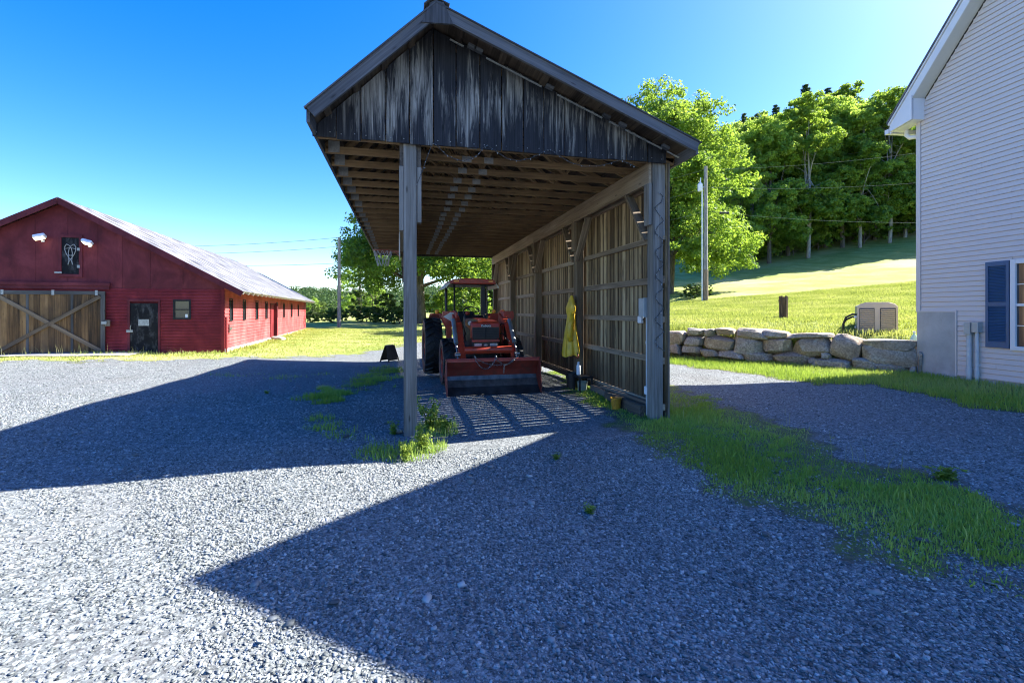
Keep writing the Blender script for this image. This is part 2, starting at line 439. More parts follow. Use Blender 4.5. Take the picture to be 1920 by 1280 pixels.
# ------------------------------------------------------------ ground masks
def sdpoly(P,x,y):
    """signed distance (negative inside)"""
    P=np.asarray(P,float); x=np.asarray(x,float); y=np.asarray(y,float)
    d=np.full(x.shape,1e9); ins=np.zeros(x.shape,bool); n=len(P)
    for i in range(n):
        ax,ay=P[i]; bx,by=P[(i+1)%n]
        ex,ey=bx-ax,by-ay; L=ex*ex+ey*ey+1e-12
        t=np.clip(((x-ax)*ex+(y-ay)*ey)/L,0,1)
        d=np.minimum(d,np.hypot(x-ax-t*ex,y-ay-t*ey))
        c=((ay>y)!=(by>y))&(x<(bx-ax)*(y-ay)/(by-ay+1e-12)+ax)
        ins^=c
    return np.where(ins,-d,d)
def P2(px,z=0.0): return [tuple(gp(a,b,z)[:2]) for a,b in px]
VERGE=P2([(1030,690),(1070,735),(1115,765),(1165,800),(1215,838),(1290,888),(1420,968),(1560,1015),(1700,1080),(1800,1108),(2050,1130),(2050,1020),(1840,915),(1700,880),(1600,855),(1470,800),(1330,748),(1262,728),(1235,710),(1120,668)],.03)
STRIP=P2([(1230,678),(1262,683),(1400,702),(1530,724),(1640,724),(1720,740),(1850,768),(2050,800)],.04)+[(12.6,6.0),(12.3,8.5),(11.6,9.3),(8.2,14.2),(6.4,16.7)]
FIELD=[(-90,11.0)]+P2([(-250,700),(0,690),(200,686),(420,677),(560,670),(640,663),(700,655),(760,644),(860,636),(925,634)],-.2)+[(5.5,26),(6.5,19),(7.0,16.5),(60,90),(60,400),(-200,400),(-200,60)]
TRACK=P2([(520,668),(640,660),(760,650),(940,632),(950,625),(760,636),(620,650),(520,662)],-.2)
WEEDS=[P2([(645,752),(640,725),(690,690),(730,674),(752,682),(735,706),(690,735)],-.1),
       P2([(600,760),(585,735),(630,722),(640,748)],-.05)]
SPARSE=[P2([(560,800),(600,770),(655,800),(740,835),(790,840),(770,865),(690,860),(640,838)]), P2([(330,705),(620,690),(640,700),(560,712)],-.1)]
def wob(x,y):
    return .10*np.sin(3.1*x+1.7*y)+.09*np.sin(5.3*y-2.9*x)+.08*np.sin(9.1*x+7.3*y)+.07*np.sin(14.3*y-11*x)+.06*np.sin(23*x+17*y)*np.sin(19*y-21*x)
def GM(x,y):
    """grass mask 0..1"""
    w=wob(x,y)
    g=sm(.22,-.40,sdpoly(VERGE,x,y)+w)
    g=np.maximum(g,sm(.15,-.2,sdpoly(STRIP,x,y)+w))
    f=sm(.5,-.5,sdpoly(FIELD,x,y)+w*3)
    g=np.maximum(g,f)
    d=hill_d(x,y); g=np.maximum(g,sm(.05,.4,d)*(hill_t(x,y)>.02))
    g=np.maximum(g,sm(60,75,np.hypot(x,y)))
    for p in WEEDS: g=np.maximum(g,.5*sm(.15,-.2,sdpoly(p,x,y)+w))
    return g
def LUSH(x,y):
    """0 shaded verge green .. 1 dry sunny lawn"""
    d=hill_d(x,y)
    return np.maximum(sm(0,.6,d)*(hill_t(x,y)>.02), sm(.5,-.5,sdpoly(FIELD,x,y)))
def axis(lo,hi,a,b,s):
    out=list(np.arange(a,b+1e-6,s)); st=s; v=a
    left=[]
    while v>lo: st*=1.09; v-=st; left.append(v)
    st=s; v=out[-1]; right=[]
    while v<hi: st*=1.09; v+=st; right.append(v)
    return np.array(left[::-1]+out+right)
def ground_mat():
    m=NT('gravel_and_turf'); p=m.pos(); gm=m.attr('gm'); lu=m.attr('lu')
    # gravel
    v1=m.N('ShaderNodeTexVoronoi',ins={'Vector':p,'Scale':38.0}); v2=m.N('ShaderNodeTexVoronoi',ins={'Vector':p,'Scale':95.0})
    c1=m.sep(v1.outputs['Color'])[0]; c2=m.sep(v2.outputs['Color'])[1]
    big=m.noise(p,.5,4,.6); fine=m.noise(p,160,3,.7)
    f=m.math('ADD',m.math('MULTIPLY',c1,.5),m.math('MULTIPLY',c2,.5))
    gcol=m.ramp(f,((.10,(.036,.044,.047)),(.5,(.150,.170,.175)),(.92,(.34,.365,.37))))
    gcol=m.mix(m.ramp(big,((.35,0.0),(.7,.35))),gcol,(.20,.20,.205))
    gcol=m.mix(m.ramp(v1.outputs['Distance'],((.0,0.0),(.55,0.0),(.9,.6))),gcol,(.06,.06,.065))
    tr=m.noise(m.mapping(p,(1.3,.35,1)),1.0,4,.55)
    gcol=m.mix(m.ramp(tr,((.56,0.0),(.72,.35))),gcol,(.12,.115,.11))
    # turf
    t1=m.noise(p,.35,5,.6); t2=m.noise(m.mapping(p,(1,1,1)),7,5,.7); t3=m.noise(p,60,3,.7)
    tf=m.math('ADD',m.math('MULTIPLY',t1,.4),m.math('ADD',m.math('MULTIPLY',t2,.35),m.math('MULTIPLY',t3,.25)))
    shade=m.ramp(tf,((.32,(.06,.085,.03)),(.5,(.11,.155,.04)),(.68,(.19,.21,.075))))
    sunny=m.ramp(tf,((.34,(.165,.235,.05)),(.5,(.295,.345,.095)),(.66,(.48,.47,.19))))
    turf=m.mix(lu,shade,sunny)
    soil=m.mix(m.ramp(t2,((.4,0.0),(.65,1.0))),(.09,.082,.068),(.17,.16,.14))
    turf=m.mix(m.math('MULTIPLY',m.ramp(m.noise(p,26,4,.75),((.42,0.0),(.58,.75))),m.maprange(lu,0.0,.5,1.0,.0)),turf,soil)
    e=m.math('ADD',gm,m.math('MULTIPLY',m.math('SUBTRACT',m.noise(p,9,5,.7),.5),.7))
    col=m.mix(m.ramp(e,((.12,0.0),(.42,1.0))),gcol,soil)
    col=m.mix(m.ramp(e,((.38,0.0),(.6,1.0))),col,turf)
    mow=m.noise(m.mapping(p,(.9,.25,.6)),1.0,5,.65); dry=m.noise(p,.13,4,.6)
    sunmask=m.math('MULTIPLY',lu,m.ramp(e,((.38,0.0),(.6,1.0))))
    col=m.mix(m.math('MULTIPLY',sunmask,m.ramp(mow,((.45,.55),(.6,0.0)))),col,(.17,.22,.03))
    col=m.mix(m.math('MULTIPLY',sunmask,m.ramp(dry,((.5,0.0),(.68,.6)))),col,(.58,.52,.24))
    hg=m.math('ADD',m.math('MULTIPLY',c1,.7),m.math('MULTIPLY',c2,.5))
    ht=m.math('MULTIPLY',m.math('ADD',t3,t2),1.2)
    hh=m.N('ShaderNodeMix',data_type='FLOAT',ins={0:m.ramp(e,((.3,0.0),(.5,1.0))),2:hg,3:ht}).outputs[0]
    return m.fin(col,.9,m.bump(hh,.9,.022),spec=.2)
M['ground']=ground_mat()
gx=axis(-900,900,-9,15,.12); gy=axis(-60,1000,.2,20,.12)
X,Y=np.meshgrid(gx,gy); Z=H(X,Y)
Vs=np.stack([X.ravel(),Y.ravel(),Z.ravel()],1)
nx,ny=len(gx),len(gy)
ii=np.arange(nx-1)[None,:]+np.arange(ny-1)[:,None]*nx
Fq=np.stack([ii,ii+1,ii+1+nx,ii+nx],-1).reshape(-1)
gmv=GM(X.ravel(),Y.ravel()); luv=LUSH(X.ravel(),Y.ravel())
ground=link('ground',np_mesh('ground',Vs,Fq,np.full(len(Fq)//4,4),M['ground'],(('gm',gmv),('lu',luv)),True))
tag(ground,'grey gravel yard with grass verges, rising to a sunny mown slope',kind='structure')

# ------------------------------------------------------------ crushed slate chips
def stone_mat():
    m=NT('slate_chip'); rn=m.attr('rnd'); p=m.pos()
    n=m.noise(p,60,3,.6)
    bg_=m.noise(m.mapping(p,(1,.55,1)),.75,4,.6)
    col=m.ramp(m.math('ADD',m.math('MULTIPLY',m.math('SUBTRACT',bg_,.5),.35),m.math('ADD',m.math('MULTIPLY',rn,.85),m.math('MULTIPLY',n,.15))),((.05,(.026,.032,.034)),(.35,(.120,.136,.138)),(.7,(.285,.308,.308)),(.97,(.50,.515,.51))))
    return m.fin(col,.62,m.bump(n,.3,.004),spec=.4)
M['stone']=stone_mat()
TRKS=[P2([(120,860),(185,930),(212,985),(236,1060),(262,1160),(300,1300)]),P2([(-60,900),(20,960),(70,1060),(110,1200),(140,1330)]),P2([(560,905),(640,960),(760,1060),(930,1290)]),P2([(830,880),(990,960),(1180,1080),(1480,1300)]),P2([(100,745),(330,760),(560,830),(900,850)]),P2([(60,720),(360,720),(600,770)]),P2([(1290,760),(1500,850),(1800,1010),(2000,1120)]),P2([(1330,700),(1560,780),(1900,880)])]
def TRK(x,y):
    t=np.zeros(np.shape(x))
    for i,P in enumerate(TRKS):
        d=np.full(np.shape(x),9.)
        for (ax,ay),(bx_,by_) in zip(P[:-1],P[1:]):
            ex,ey=bx_-ax,by_-ay; q=np.clip(((x-ax)*ex+(y-ay)*ey)/(ex*ex+ey*ey),0,1); d=np.minimum(d,np.hypot(x-ax-q*ex,y-ay-q*ey))
        t=np.maximum(t,sm(.26+.1*np.sin(x*3+y*2+i),.06,d+wob(x,y)*.5)*(.9 if i<2 or i>5 else .65))
    return t
def scatter_gravel(fr,n,smin,smax,seedv):
    r=np.random.default_rng(seedv)
    f=np.sqrt(r.uniform(fr[0]**2,fr[1]**2,n)); u=r.uniform(-1.22,1.22,n)*f
    x=u*CT+f*ST; y=-u*ST+f*CT
    k=(r.uniform(0,1,n)<np.where((x>3.7)&(y>2.6),.30,1))&(TRK(x,y)<r.uniform(.1,1.1,n))&((GM(x,y)<r.uniform(.15,.55,n))|((x>2)&(y<8)&(r.uniform(0,1,n)<.16)))&(hill_d(x,y)<-.3)&(np.hypot(x,y)>.8)
    return x[k],y[k],smin+(smax-smin)*r.beta(1.3,3.2,k.sum())
xs,ys,ss=[],[],[]
for fr,n,a,b,sd in (((1.2,3.2),72000,.004,.024,1),((3.2,5.5),105000,.0055,.025,2),((5.5,9),66000,.008,.029,3),((9,16),36000,.011,.032,4),((1.6,8),500,.026,.055,5)):
    x,y,s=scatter_gravel(fr,n,a,b,sd); s=np.where((x>-.1)&(x<3.4)&(y>5.3),s*.42,s); xs.append(x);ys.append(y);ss.append(s)
x=np.concatenate(xs);y=np.concatenate(ys);s=np.concatenate(ss); n=len(x)
r=np.random.default_rng(21)
base=np.array([(-1,-1,-1),(1,-1,-1),(1,1,-1),(-1,1,-1),(-1,-1,1),(1,-1,1),(1,1,1),(-1,1,1)],float)
L=base[None]*np.stack([s*.62,s*.62*r.uniform(.5,1,n),s*r.uniform(.11,.30,n)],1)[:,None,:]
L*=r.uniform(.55,1.2,(n,8,3))
az=r.uniform(0,6.283,n); tx=r.normal(0,.25,n); ty=r.normal(0,.25,n)
ca,sa=np.cos(az)[:,None],np.sin(az)[:,None]
a=L[...,0]*ca-L[...,1]*sa; b=L[...,0]*sa+L[...,1]*ca; c=L[...,2]+a*np.tan(tx)[:,None]+b*np.tan(ty)[:,None]
V=np.stack([a+x[:,None],b+y[:,None],c+(H(x,y)+s*.12)[:,None]],-1).reshape(-1,3)
fq=np.array([(3,2,1,0),(4,5,6,7),(0,1,5,4),(1,2,6,5),(2,3,7,6),(3,0,4,7)])
F=(fq.reshape(1,-1)+8*np.arange(n)[:,None]).reshape(-1)
big=np.clip(r.beta(2.0,2.2,n)+.0,0,1)
gv=link('gravel',np_mesh('gravel',V,F,np.full(n*6,4),M['stone'],(('rnd',np.repeat(big,8)),)))
tag(gv,'loose crushed slate chips covering the drive','gravel',kind='stuff')

# ------------------------------------------------------------ grass
def blades(name,x,y,hgt,wid,mat,label,lean=.45,seedv=5,z0=None,sub=True):
    n=len(x); r=np.random.default_rng(seedv)
    az=r.uniform(0,6.283,n); ln=np.abs(r.normal(0,lean,n)); la=r.uniform(0,6.283,n)
    dx,dy=np.cos(az)*wid/2,np.sin(az)*wid/2
    z=H(x,y)-.01 if z0 is None else z0
    lx,ly=np.cos(la)*ln*hgt,np.sin(la)*ln*hgt
    hh=hgt*np.sqrt(np.clip(1-np.minimum(ln,.9)**2*.6,.2,1))
    v=np.empty((n,5,3))
    v[:,0]=np.stack([x-dx,y-dy,z],1); v[:,1]=np.stack([x+dx,y+dy,z],1)
    v[:,2]=np.stack([x+dx*.8+lx*.35,y+dy*.8+ly*.35,z+hh*.6],1); v[:,3]=np.stack([x-dx*.8+lx*.35,y-dy*.8+ly*.35,z+hh*.6],1)
    v[:,4]=np.stack([x+lx,y+ly,z+hh],1)
    b=5*np.arange(n)[:,None]
    F=np.concatenate([b+np.array([[0,1,2,3]]),b+np.array([[3,2,4]])],1).reshape(-1)
    lt=np.tile([4,3],n)
    cl=np.clip(.5+.28*np.sin(x*1.3+.8*np.sin(y*1.7))+.22*np.sin(y*2.1+x*.6)+r.normal(0,.12,n),0,1)
    o=link(name,np_mesh(name,v.reshape(-1,3),F,lt,mat,(('cl',np.repeat(cl,5)),('rnd',np.repeat(r.uniform(0,1,n),5)))))
    return tag(o,label,'grass',kind='stuff')
def in_poly(P,n,seedv,margin=.1):
    r=np.random.default_rng(seedv); P=np.asarray(P)
    lo,hi=P.min(0)-margin,P.max(0)+margin
    x=r.uniform(lo[0],hi[0],n); y=r.uniform(lo[1],hi[1],n)
    return x,y,r
# verge beside the shed
x,y,r=in_poly(VERGE,420000,31); g=sm(.25,-.40,sdpoly(VERGE,x,y)+wob(x,y))
patch=np.clip(.5+.4*np.sin(x*2.3+1.3*np.sin(y*1.9))+.3*np.sin(y*3.7-x*2.2)+.35*np.sin(x*8.3+2*np.sin(y*6.1))*np.sin(y*7.7-1.3*x),.26,1)
k=(g*patch>r.uniform(.1,1,len(x)))&(x>1.5); x,y=x[k],y[k]
clear=sm(0,.5,-sdpoly(VERGE,x,y))
KP=k
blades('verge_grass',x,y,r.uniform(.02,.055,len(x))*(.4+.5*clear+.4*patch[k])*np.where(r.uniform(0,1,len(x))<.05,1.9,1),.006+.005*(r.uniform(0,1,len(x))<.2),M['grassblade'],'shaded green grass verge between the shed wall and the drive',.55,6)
x,y,r=in_poly(STRIP,90000,32); g=sm(.15,-.2,sdpoly(STRIP,x,y)+wob(x,y)); k=(g>r.uniform(.15,1,len(x)))&(hill_d(x,y)<.1); x,y=x[k],y[k]
blades('wallside_grass',x,y,r.uniform(.05,.15,len(x)),.010,M['grassblade'],'bright grass strip along the foot of the boulder wall',.45,7)
# lawn above the boulder wall
r=np.random.default_rng(33); n=150000
f=np.sqrt(r.uniform(9**2,34**2,n)); u=r.uniform(.28,.90,n)*f; x=u*CT+f*ST; y=-u*ST+f*CT
k=(hill_d(x,y)>.25)&(hill_t(x,y)>.3); x,y=x[k],y[k]
near=np.clip(1-(hill_d(x,y)-.3)/1.2,0,1)
hh=r.uniform(.04,.10,len(x))*(1+1.2*near)*(1+np.hypot(x,y)/60)
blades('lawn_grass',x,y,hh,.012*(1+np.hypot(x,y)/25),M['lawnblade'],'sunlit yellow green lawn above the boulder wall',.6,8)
# field by the barn and behind the shed
r=np.random.default_rng(34); n=170000
f=np.sqrt(r.uniform(11**2,40**2,n)); u=r.uniform(-1.15,-.02,n)*f; x=u*CT+f*ST; y=-u*ST+f*CT
g=sm(.5,-.5,sdpoly(FIELD,x,y)+wob(x,y)*3)
k=(g>r.uniform(.2,1,n)); x,y=x[k],y[k]
bd=(x+6.82)*math.sin(R(3.15))*-1+(y-20.46)*math.cos(R(3.15)); bxx=(x+6.82)*math.cos(R(3.15))+(y-20.46)*math.sin(R(3.15))
k=~((bd>-.1)&(bxx<.1)&(bd<23)); x,y,bd,bxx=x[k],y[k],bd[k],bxx[k]
edge=((bd>-.7)&(bd<0)&(bxx<0))|((bxx<.8)&(bxx>0)&(bd>-.2)&(bd<22))
k=~((bd>-1.3)&(bxx<-4.6)&(r.uniform(0,1,len(x))<.93)); x,y,edge=x[k],y[k],edge[k]
hh=r.uniform(.02,.06,len(x))*(1+np.hypot(x,y)/70)*np.where(edge,2.2,1)
blades('field_grass',x,y,hh,.013*(1+np.hypot(x,y)/25),M['lawnblade'],'sunlit mown grass between the barn and the gravel yard',.6,9)
X_,Y_=[],[]
for i,P in enumerate(WEEDS):
    x,y,r=in_poly(P,16000,40+i); k=(sm(.2,-.3,sdpoly(P,x,y)+wob(x,y)*1.5)*np.clip(.55+.5*np.sin(x*5+np.sin(y*4))*np.sin(y*5.3),.08,1)>r.uniform(.15,1,len(x))); X_.append(x[k]);Y_.append(y[k])
for i,P in enumerate(SPARSE):
    x,y,r=in_poly(P,5200,50+i); cl=.5+.5*np.sin(x*4.1+2*np.sin(y*3.3))*np.sin(y*4.7+1.1); k=(sdpoly(P,x,y)<0)&(cl>r.uniform(.55,1.15,len(x))); X_.append(x[k]);Y_.append(y[k])
r=np.random.default_rng(61)
for px,py,rad,n in ((808,800,.16,240),(822,812,.20,300),(795,838,.22,420),(760,852,.25,320),(838,800,.12,120),(725,845,.2,160),(705,855,.18,120),(748,700,.3,160),(600,785,.16,120),(610,805,.14,90),(575,745,.2,120)):
    c=gp(px,py); a_=r.uniform(0,6.283,n); q=rad*np.sqrt(r.uniform(0,1,n)); X_.append(c.x+np.cos(a_)*q*1.3); Y_.append(c.y+np.sin(a_)*q)
x=np.concatenate(X_);y=np.concatenate(Y_); r=np.random.default_rng(60)
blades('yard_weeds',x,y,r.uniform(.03,.13,len(x)),.009,M['grassblade'],'ragged weeds and grass growing through the shaded gravel',.6,10)
# ------------------------------------------------------------ open pole shed
YF=5.97; YB=17.97+.1; LX0,LX1=-.0,.16; RX0,RX1=3.38,3.54
PY=[6.05+2.98*i for i in range(5)]
ZC=3.62                                   # underside of trusses
EL=(-1.04,3.77); AP=(.36,5.11); ER=(3.80,3.77)
def roofz(x):
    return EL[1]+(x-EL[0])*(AP[1]-EL[1])/(AP[0]-EL[0]) if x<AP[0] else ER[1]+(ER[0]-x)*(AP[1]-ER[1])/(ER[0]-AP[0])
shed=tag(empty('pole_shed',(0,0,0)),'open sided weathered timber pole shed with a saltbox roof over the tractor','shed')
random.seed(3)
# posts
for i,y in enumerate(PY):
    for a,b,lft in ((LX0,LX1,1),(RX0,RX1,0)):
        m=MB(); g=h1((a+b)/2,y)
        tw=random.uniform(-.008,.008)
        m.beam(((a+b)/2,y,g-.25),((a+b)/2+tw,y,ZC if lft else 3.64),.16,.16,(0,1,0))
        m.build('post',M['post' if i==0 else 'innerpost'],shed,bevel=.008)
        m=MB()
        for sx in ((a-.055,a-.003),(b+.003,b+.055)):
            if lft: m.bx(sx[0],sx[1],y-.075+random.uniform(-.01,.01),y+.07,2.62+random.uniform(-.08,.05),3.335)
            elif sx[0]<a: m.bx(sx[0],sx[1],y-.07,y+.07,2.75,3.335)
            elif i==0: m.bx(sx[0],sx[0]+.03,y-.08,y+.0,2.6,3.6)
        m.build('scab_board',M['post' if i==0 else 'innerpost'],shed,bevel=.004)
# girders over the left post row, both sides
for x0,x1 in ((-.05,-.003),(.163,.21)):
    m=MB(); m.bx(x0,x1,YF+.02,YB,3.34,3.615); m.build('girder',M['timber'],shed)
# wall plate beam
m=MB()
for k in range(2):
    y0=YF+.03 if k==0 else 12.03; y1=12.02 if k==0 else YB
    m.bx(3.335,3.378,y0,y1,3.335+.004*k,3.625)
m.build('wall_beam',M['girt'],shed)
m=MB(); m.bx(3.545,3.578,YF+.03,YB,3.34,3.61); m.build('wall_beam',M['girt'],shed)
# girts
for z in (2.59,2.0,1.43,.85,.20):
    m=MB()
    for i in range(4):
        m.bx(3.542,3.580,PY[i]-.07+(.0 if i else -.0),PY[i+1]-.075,z-.047+random.uniform(-.012,.012),z+.045)
    m.build('girt',M['girt'],shed)
m=MB(); m.bx(3.50,3.541,PY[0]+.1,PY[1]-.1,.10,.21)
m.bx(3.50,3.541,PY[1]+.1,PY[2]-.1,.12,.225); m.build('sill_board',M['timber'],shed)
# vertical wall boards with daylight between them
m=MB(); y=YF-.02; random.seed(5)
while y<YB:
    w=random.uniform(.105,.145)
    x=3.581+random.uniform(0,.007)
    lean=random.uniform(-.003,.003)
    m.beam((x+.012,y+w/2+lean,.13+random.uniform(-.05,.03)+h1(3.6,y)),(x+.012,y+w/2-lean,3.62),w,.022,(1,0,0))
    y+=w+random.choice((.011,.014,.016,.018,.021))
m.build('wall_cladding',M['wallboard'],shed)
# dark corner board outside the right front post
m=MB(); m.bx(3.608,3.635,YF-.015,YF+.14,.02,3.62); m.build('corner_board',M['timber'],shed)
# knee braces
for i,y in enumerate(PY):
    for sgn in (-1,1):
        if (i==0 and sgn<0) or (i==4 and sgn>0): continue
        m=MB(); m.beam((3.40,y+sgn*.09,2.56),(3.40,y+sgn*.68,3.33),.04,.13,(1,0,0)); m.build('knee_brace',M['girt'],shed)
# trusses: one mesh, many parts, each with its nail plates
random.seed(8)
tm=MB()
tm.beam((-1.0,0,ZC+.045),(3.74,0,ZC+.045),.04,.09,(0,0,1))
tm.beam((-.99,0,3.69),(AP[0],0,AP[1]-.09),.04,.09); tm.beam((AP[0],0,AP[1]-.09),(3.74,0,3.69),.04,.09)
for a,b in (((.86,ZC+.09),(AP[0],AP[1]-.14)),((1.17,ZC+.09),(1.55,roofz(1.55)-.12)),((1.17,ZC+.09),(AP[0]+.05,AP[1]-.16)),((.86,ZC+.09),(-.25,roofz(-.25)-.12)),((2.5,ZC+.09),(1.6,roofz(1.6)-.12)),((2.5,ZC+.09),(2.75,roofz(2.75)-.12))):
    tm.beam((a[0],.002,a[1]),(b[0],.002,b[1]),.036,.085,(0,1,0))
tmesh=tm.mesh('truss',M['chord'])
def plate_mesh(w,h):
    p=MB(); p.bx(-w/2,w/2,-.002,0,-h/2,h/2)
    for k in range(5): p.bx(-w/2+.02+k*(w-.04)/4-.004,-w/2+.02+k*(w-.04)/4+.004,-.0035,-.002,-h/2+.008,h/2-.008)
    return p.mesh('nail_plate',M['galv'])
pm=plate_mesh(.13,.085); pm2=plate_mesh(.14,.15)
TY=[6.03+.545*i for i in range(22)]
for i,y in enumerate(TY):
    t=link('truss',tmesh,shed,(random.uniform(-.015,.015),y,random.uniform(-.006,.006)))
    for px_,pz,me in ((.86,ZC+.046,pm),(1.17,ZC+.046,pm),(-.89,ZC+.085,pm2)):
        link('nail_plate',me,t,(px_,-.021,pz))
# purlins + roof boards
for sl,n in ((0,4),(1,6)):
    for k in range(n):
        f=(k+.35)/n
        a=(EL[0]+.06+(AP[0]-EL[0]-.12)*f) if sl==0 else (AP[0]+.12+(ER[0]-AP[0]-.18)*f)
        z=roofz(a)-.035
        m=MB(); m.beam((a,5.58,z-.02),(a,18.25,z-.02),.085,.034,(-.6,0,.8) if sl==0 else (.37,0,.93)); m.build('purlin',M['deck'],shed)
random.seed(12)
roof=MB()
for sl in (0,1):
    a=Vector((EL[0],0,EL[1])) if sl==0 else Vector((ER[0],0,ER[1])); b=Vector((AP[0],0,AP[1]))
    d=(b-a); L=d.length; d.normalize(); up=Vector((-d.z,0,d.x)) if d.x>0 else Vector((d.z,0,-d.x))
    n=int(L/.19); w=L/n
    for k in range(n):
        c=a+d*(w*(k+.5))-up*.011; y=5.54
        while y<18.29:
            leak = random.random()<.13 and sl==1
            ln=random.uniform(.08,.2) if leak else random.uniform(.5,1.6)
            ln=min(ln,18.3-y)
            ww=w-(.024 if leak else -.002)
            roof.beam(c+Vector((0,y,0))+up*(.0015*((k)%2)),c+Vector((0,y+ln,0))+up*(.0015*((k)%2)),ww,.022,up)
            y+=ln+.0005
roofo=roof.build('roof',M['deck'],shed)
rc=MB()
rc.beam((AP[0]-.07,5.48,AP[1]+.012),(AP[0]-.07,18.32,AP[1]+.012),.17,.012,(-.69,0,.72)); rc.prism([(AP[0]-.16,AP[1]-.26),(AP[0]+.20,AP[1]-.235),(AP[0]+.09,AP[1]+.0),(AP[0],AP[1]+.012),(AP[0]-.06,AP[1]-.02)],.03,(0,5.486,0)); rc.beam((AP[0]+.075,5.48,AP[1]+.018),(AP[0]+.075,18.32,AP[1]+.018),.18,.012,(.37,0,.93))
rc.build('ridge_cap',M['fascia'],roofo)
for y0,rear in ((5.50,0),(18.30,1)):
    for a,b,s in ((EL,AP,-1),(ER,AP,1)):
        n=Vector((AP[1]-EL[1],0,-(AP[0]-EL[0]))).normalized()
        m=MB(); d=Vector((b[0]-a[0],0,b[1]-a[1])).normalized(); up=Vector((-d.z,0,d.x)) if d.x>0 else Vector((d.z,0,-d.x))
        m.beam(Vector((a[0],y0+.02,a[1]))-up*.072,Vector((b[0]-.0,y0+.02,b[1]))-up*.072,.04,.125,up)
        m.beam(Vector((a[0],y0+.012,a[1]))-up*.002-d*.02,Vector((b[0],y0+.012,b[1]))-up*.002,.06,.016,up)
        m.build('rake_board',M['fascia'],roofo)
for x,sx in ((EL[0]+.018,-1),(ER[0]-.018,1)):
    m=MB(); m.bx(x-.018,x+.018,5.54,18.29,3.62,3.76); m.build('eave_board',M['fascia'],roofo)
# purlin ends, and pale strips standing in for light gaps, under the right rake, between roof and gable boards
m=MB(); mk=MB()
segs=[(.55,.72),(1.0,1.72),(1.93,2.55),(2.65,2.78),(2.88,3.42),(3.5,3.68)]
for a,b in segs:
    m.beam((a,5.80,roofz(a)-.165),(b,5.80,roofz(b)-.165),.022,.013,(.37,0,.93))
for a in (.62+.2,.9,1.82,2.6,2.83,3.46):
    mk=MB(); mk.beam((a-.05,5.78,roofz(a-.05)-.13),(a+.05,5.78,roofz(a+.05)-.13),.06,.04,(.37,0,.93)); mk.build('purlin_end',M['fascia'],roofo)
m.build('rake_light_strip',M['galv'],roofo)
# gable boards
edges=[585,631,677,724,768,812,855,899,940,980,1019,1058,1098,1137,1174,1213,1247]
def gx_at(px,y=5.95):
    u=(px-960)/FPX; return (u*CT+ST)/(CT-u*ST)*y
xs_=[gx_at(p) for p in edges]; random.seed(17)
gb=MB()
for a,b in zip(xs_[:-1],xs_[1:]):
    g=.004+random.random()*.005; z0=3.60+random.uniform(-.010,.014); y=5.945+random.uniform(-.010,.006)
    poly=[(a+g,z0),(b-g,z0),(b-g,roofz(b)-.06)]
    if a<AP[0]<b: poly.append((AP[0],AP[1]-.06))
    poly.append((a+g,roofz(a)-.06))
    gb.prism(poly,.022,(0,y-.02,0))
gb.build('gable_cladding',M['gable'],shed)
nl=MB()
for a,b in zip(xs_[:-1],xs_[1:]):
    for t in (.2,.75):
        for dz in (.045,):
            nl.sphere((a+(b-a)*t,5.922,3.61+dz+random.uniform(-.012,.012)),.007,6,4)
nl.build('nail_head',M['galv'],shed)
gr=MB(); z0=3.60
gr.prism([(-1.0,z0),(3.56,z0),(3.72,roofz(3.72)-.06),(AP[0],AP[1]-.06),(-1.0,roofz(-1.0)-.06)],.02,(0,17.99,0)); gr.build('rear_gable',M['timber'],shed)
# ------------------------------------------------------------ things in and on the shed
# string lights: along gable foot and round the right post
def strand(pts,n,label,seedv,blen=.024):
    r=random.Random(seedv); t=tag(empty('string_lights',pts[0]),label,'string lights'); o=Vector(pts[0])
    w=MB(); w.tube([Vector(p)-o for p in pts],.0045,5); w.build('cable',M['wire'],t)
    b=MB(); P=[Vector(p) for p in pts]
    for k in range(n):
        q=k/(n-1)*(len(P)-1); i=min(int(q),len(P)-2); c=P[i].lerp(P[i+1],q-i)-o
        d=Vector((r.uniform(-.6,.6),r.uniform(-.8,.1),r.uniform(-1,.2))).normalized()
        b.tube([c,c+d*blen*.6,c+d*blen],[.004,.005,.002],5)
    b.build('bulb',M['galv'],t,smooth=40)
    return t
gp_=[(782,345),(793,318),(800,297),(812,266),(822,276),(836,290),(850,297),(868,302),(885,297),(897,290),(905,278),(914,272),(930,284),(950,297),(972,302),(994,297),(1010,290),(1023,282),(1032,280),(1048,292),(1070,305),(1095,312),(1120,312),(1145,306),(1162,300),(1178,306),(1190,312)]
strand([ (gx_at(a,5.90),5.90,hz(b,at(a,1)[1] and 5.90/( CT-((a-960)/FPX)*ST))) for a,b in gp_],46,'string of small lights draped along the foot of the gable boards',4)
sp=[]
for k in range(60):
    t=k/59; a=k*.62; sp.append((3.46+.095*math.cos(a)+0,6.05-.10+.02*math.sin(a) if math.sin(a)<2 else 0,3.05-2.3*t))
strand([(3.47+.06*math.sin(k*.9)+.012*math.sin(k*2.3),5.955,3.2-2.2*k/50) for k in range(51)],34,'string of small lights zigzagging down the front right shed post',9,.026)
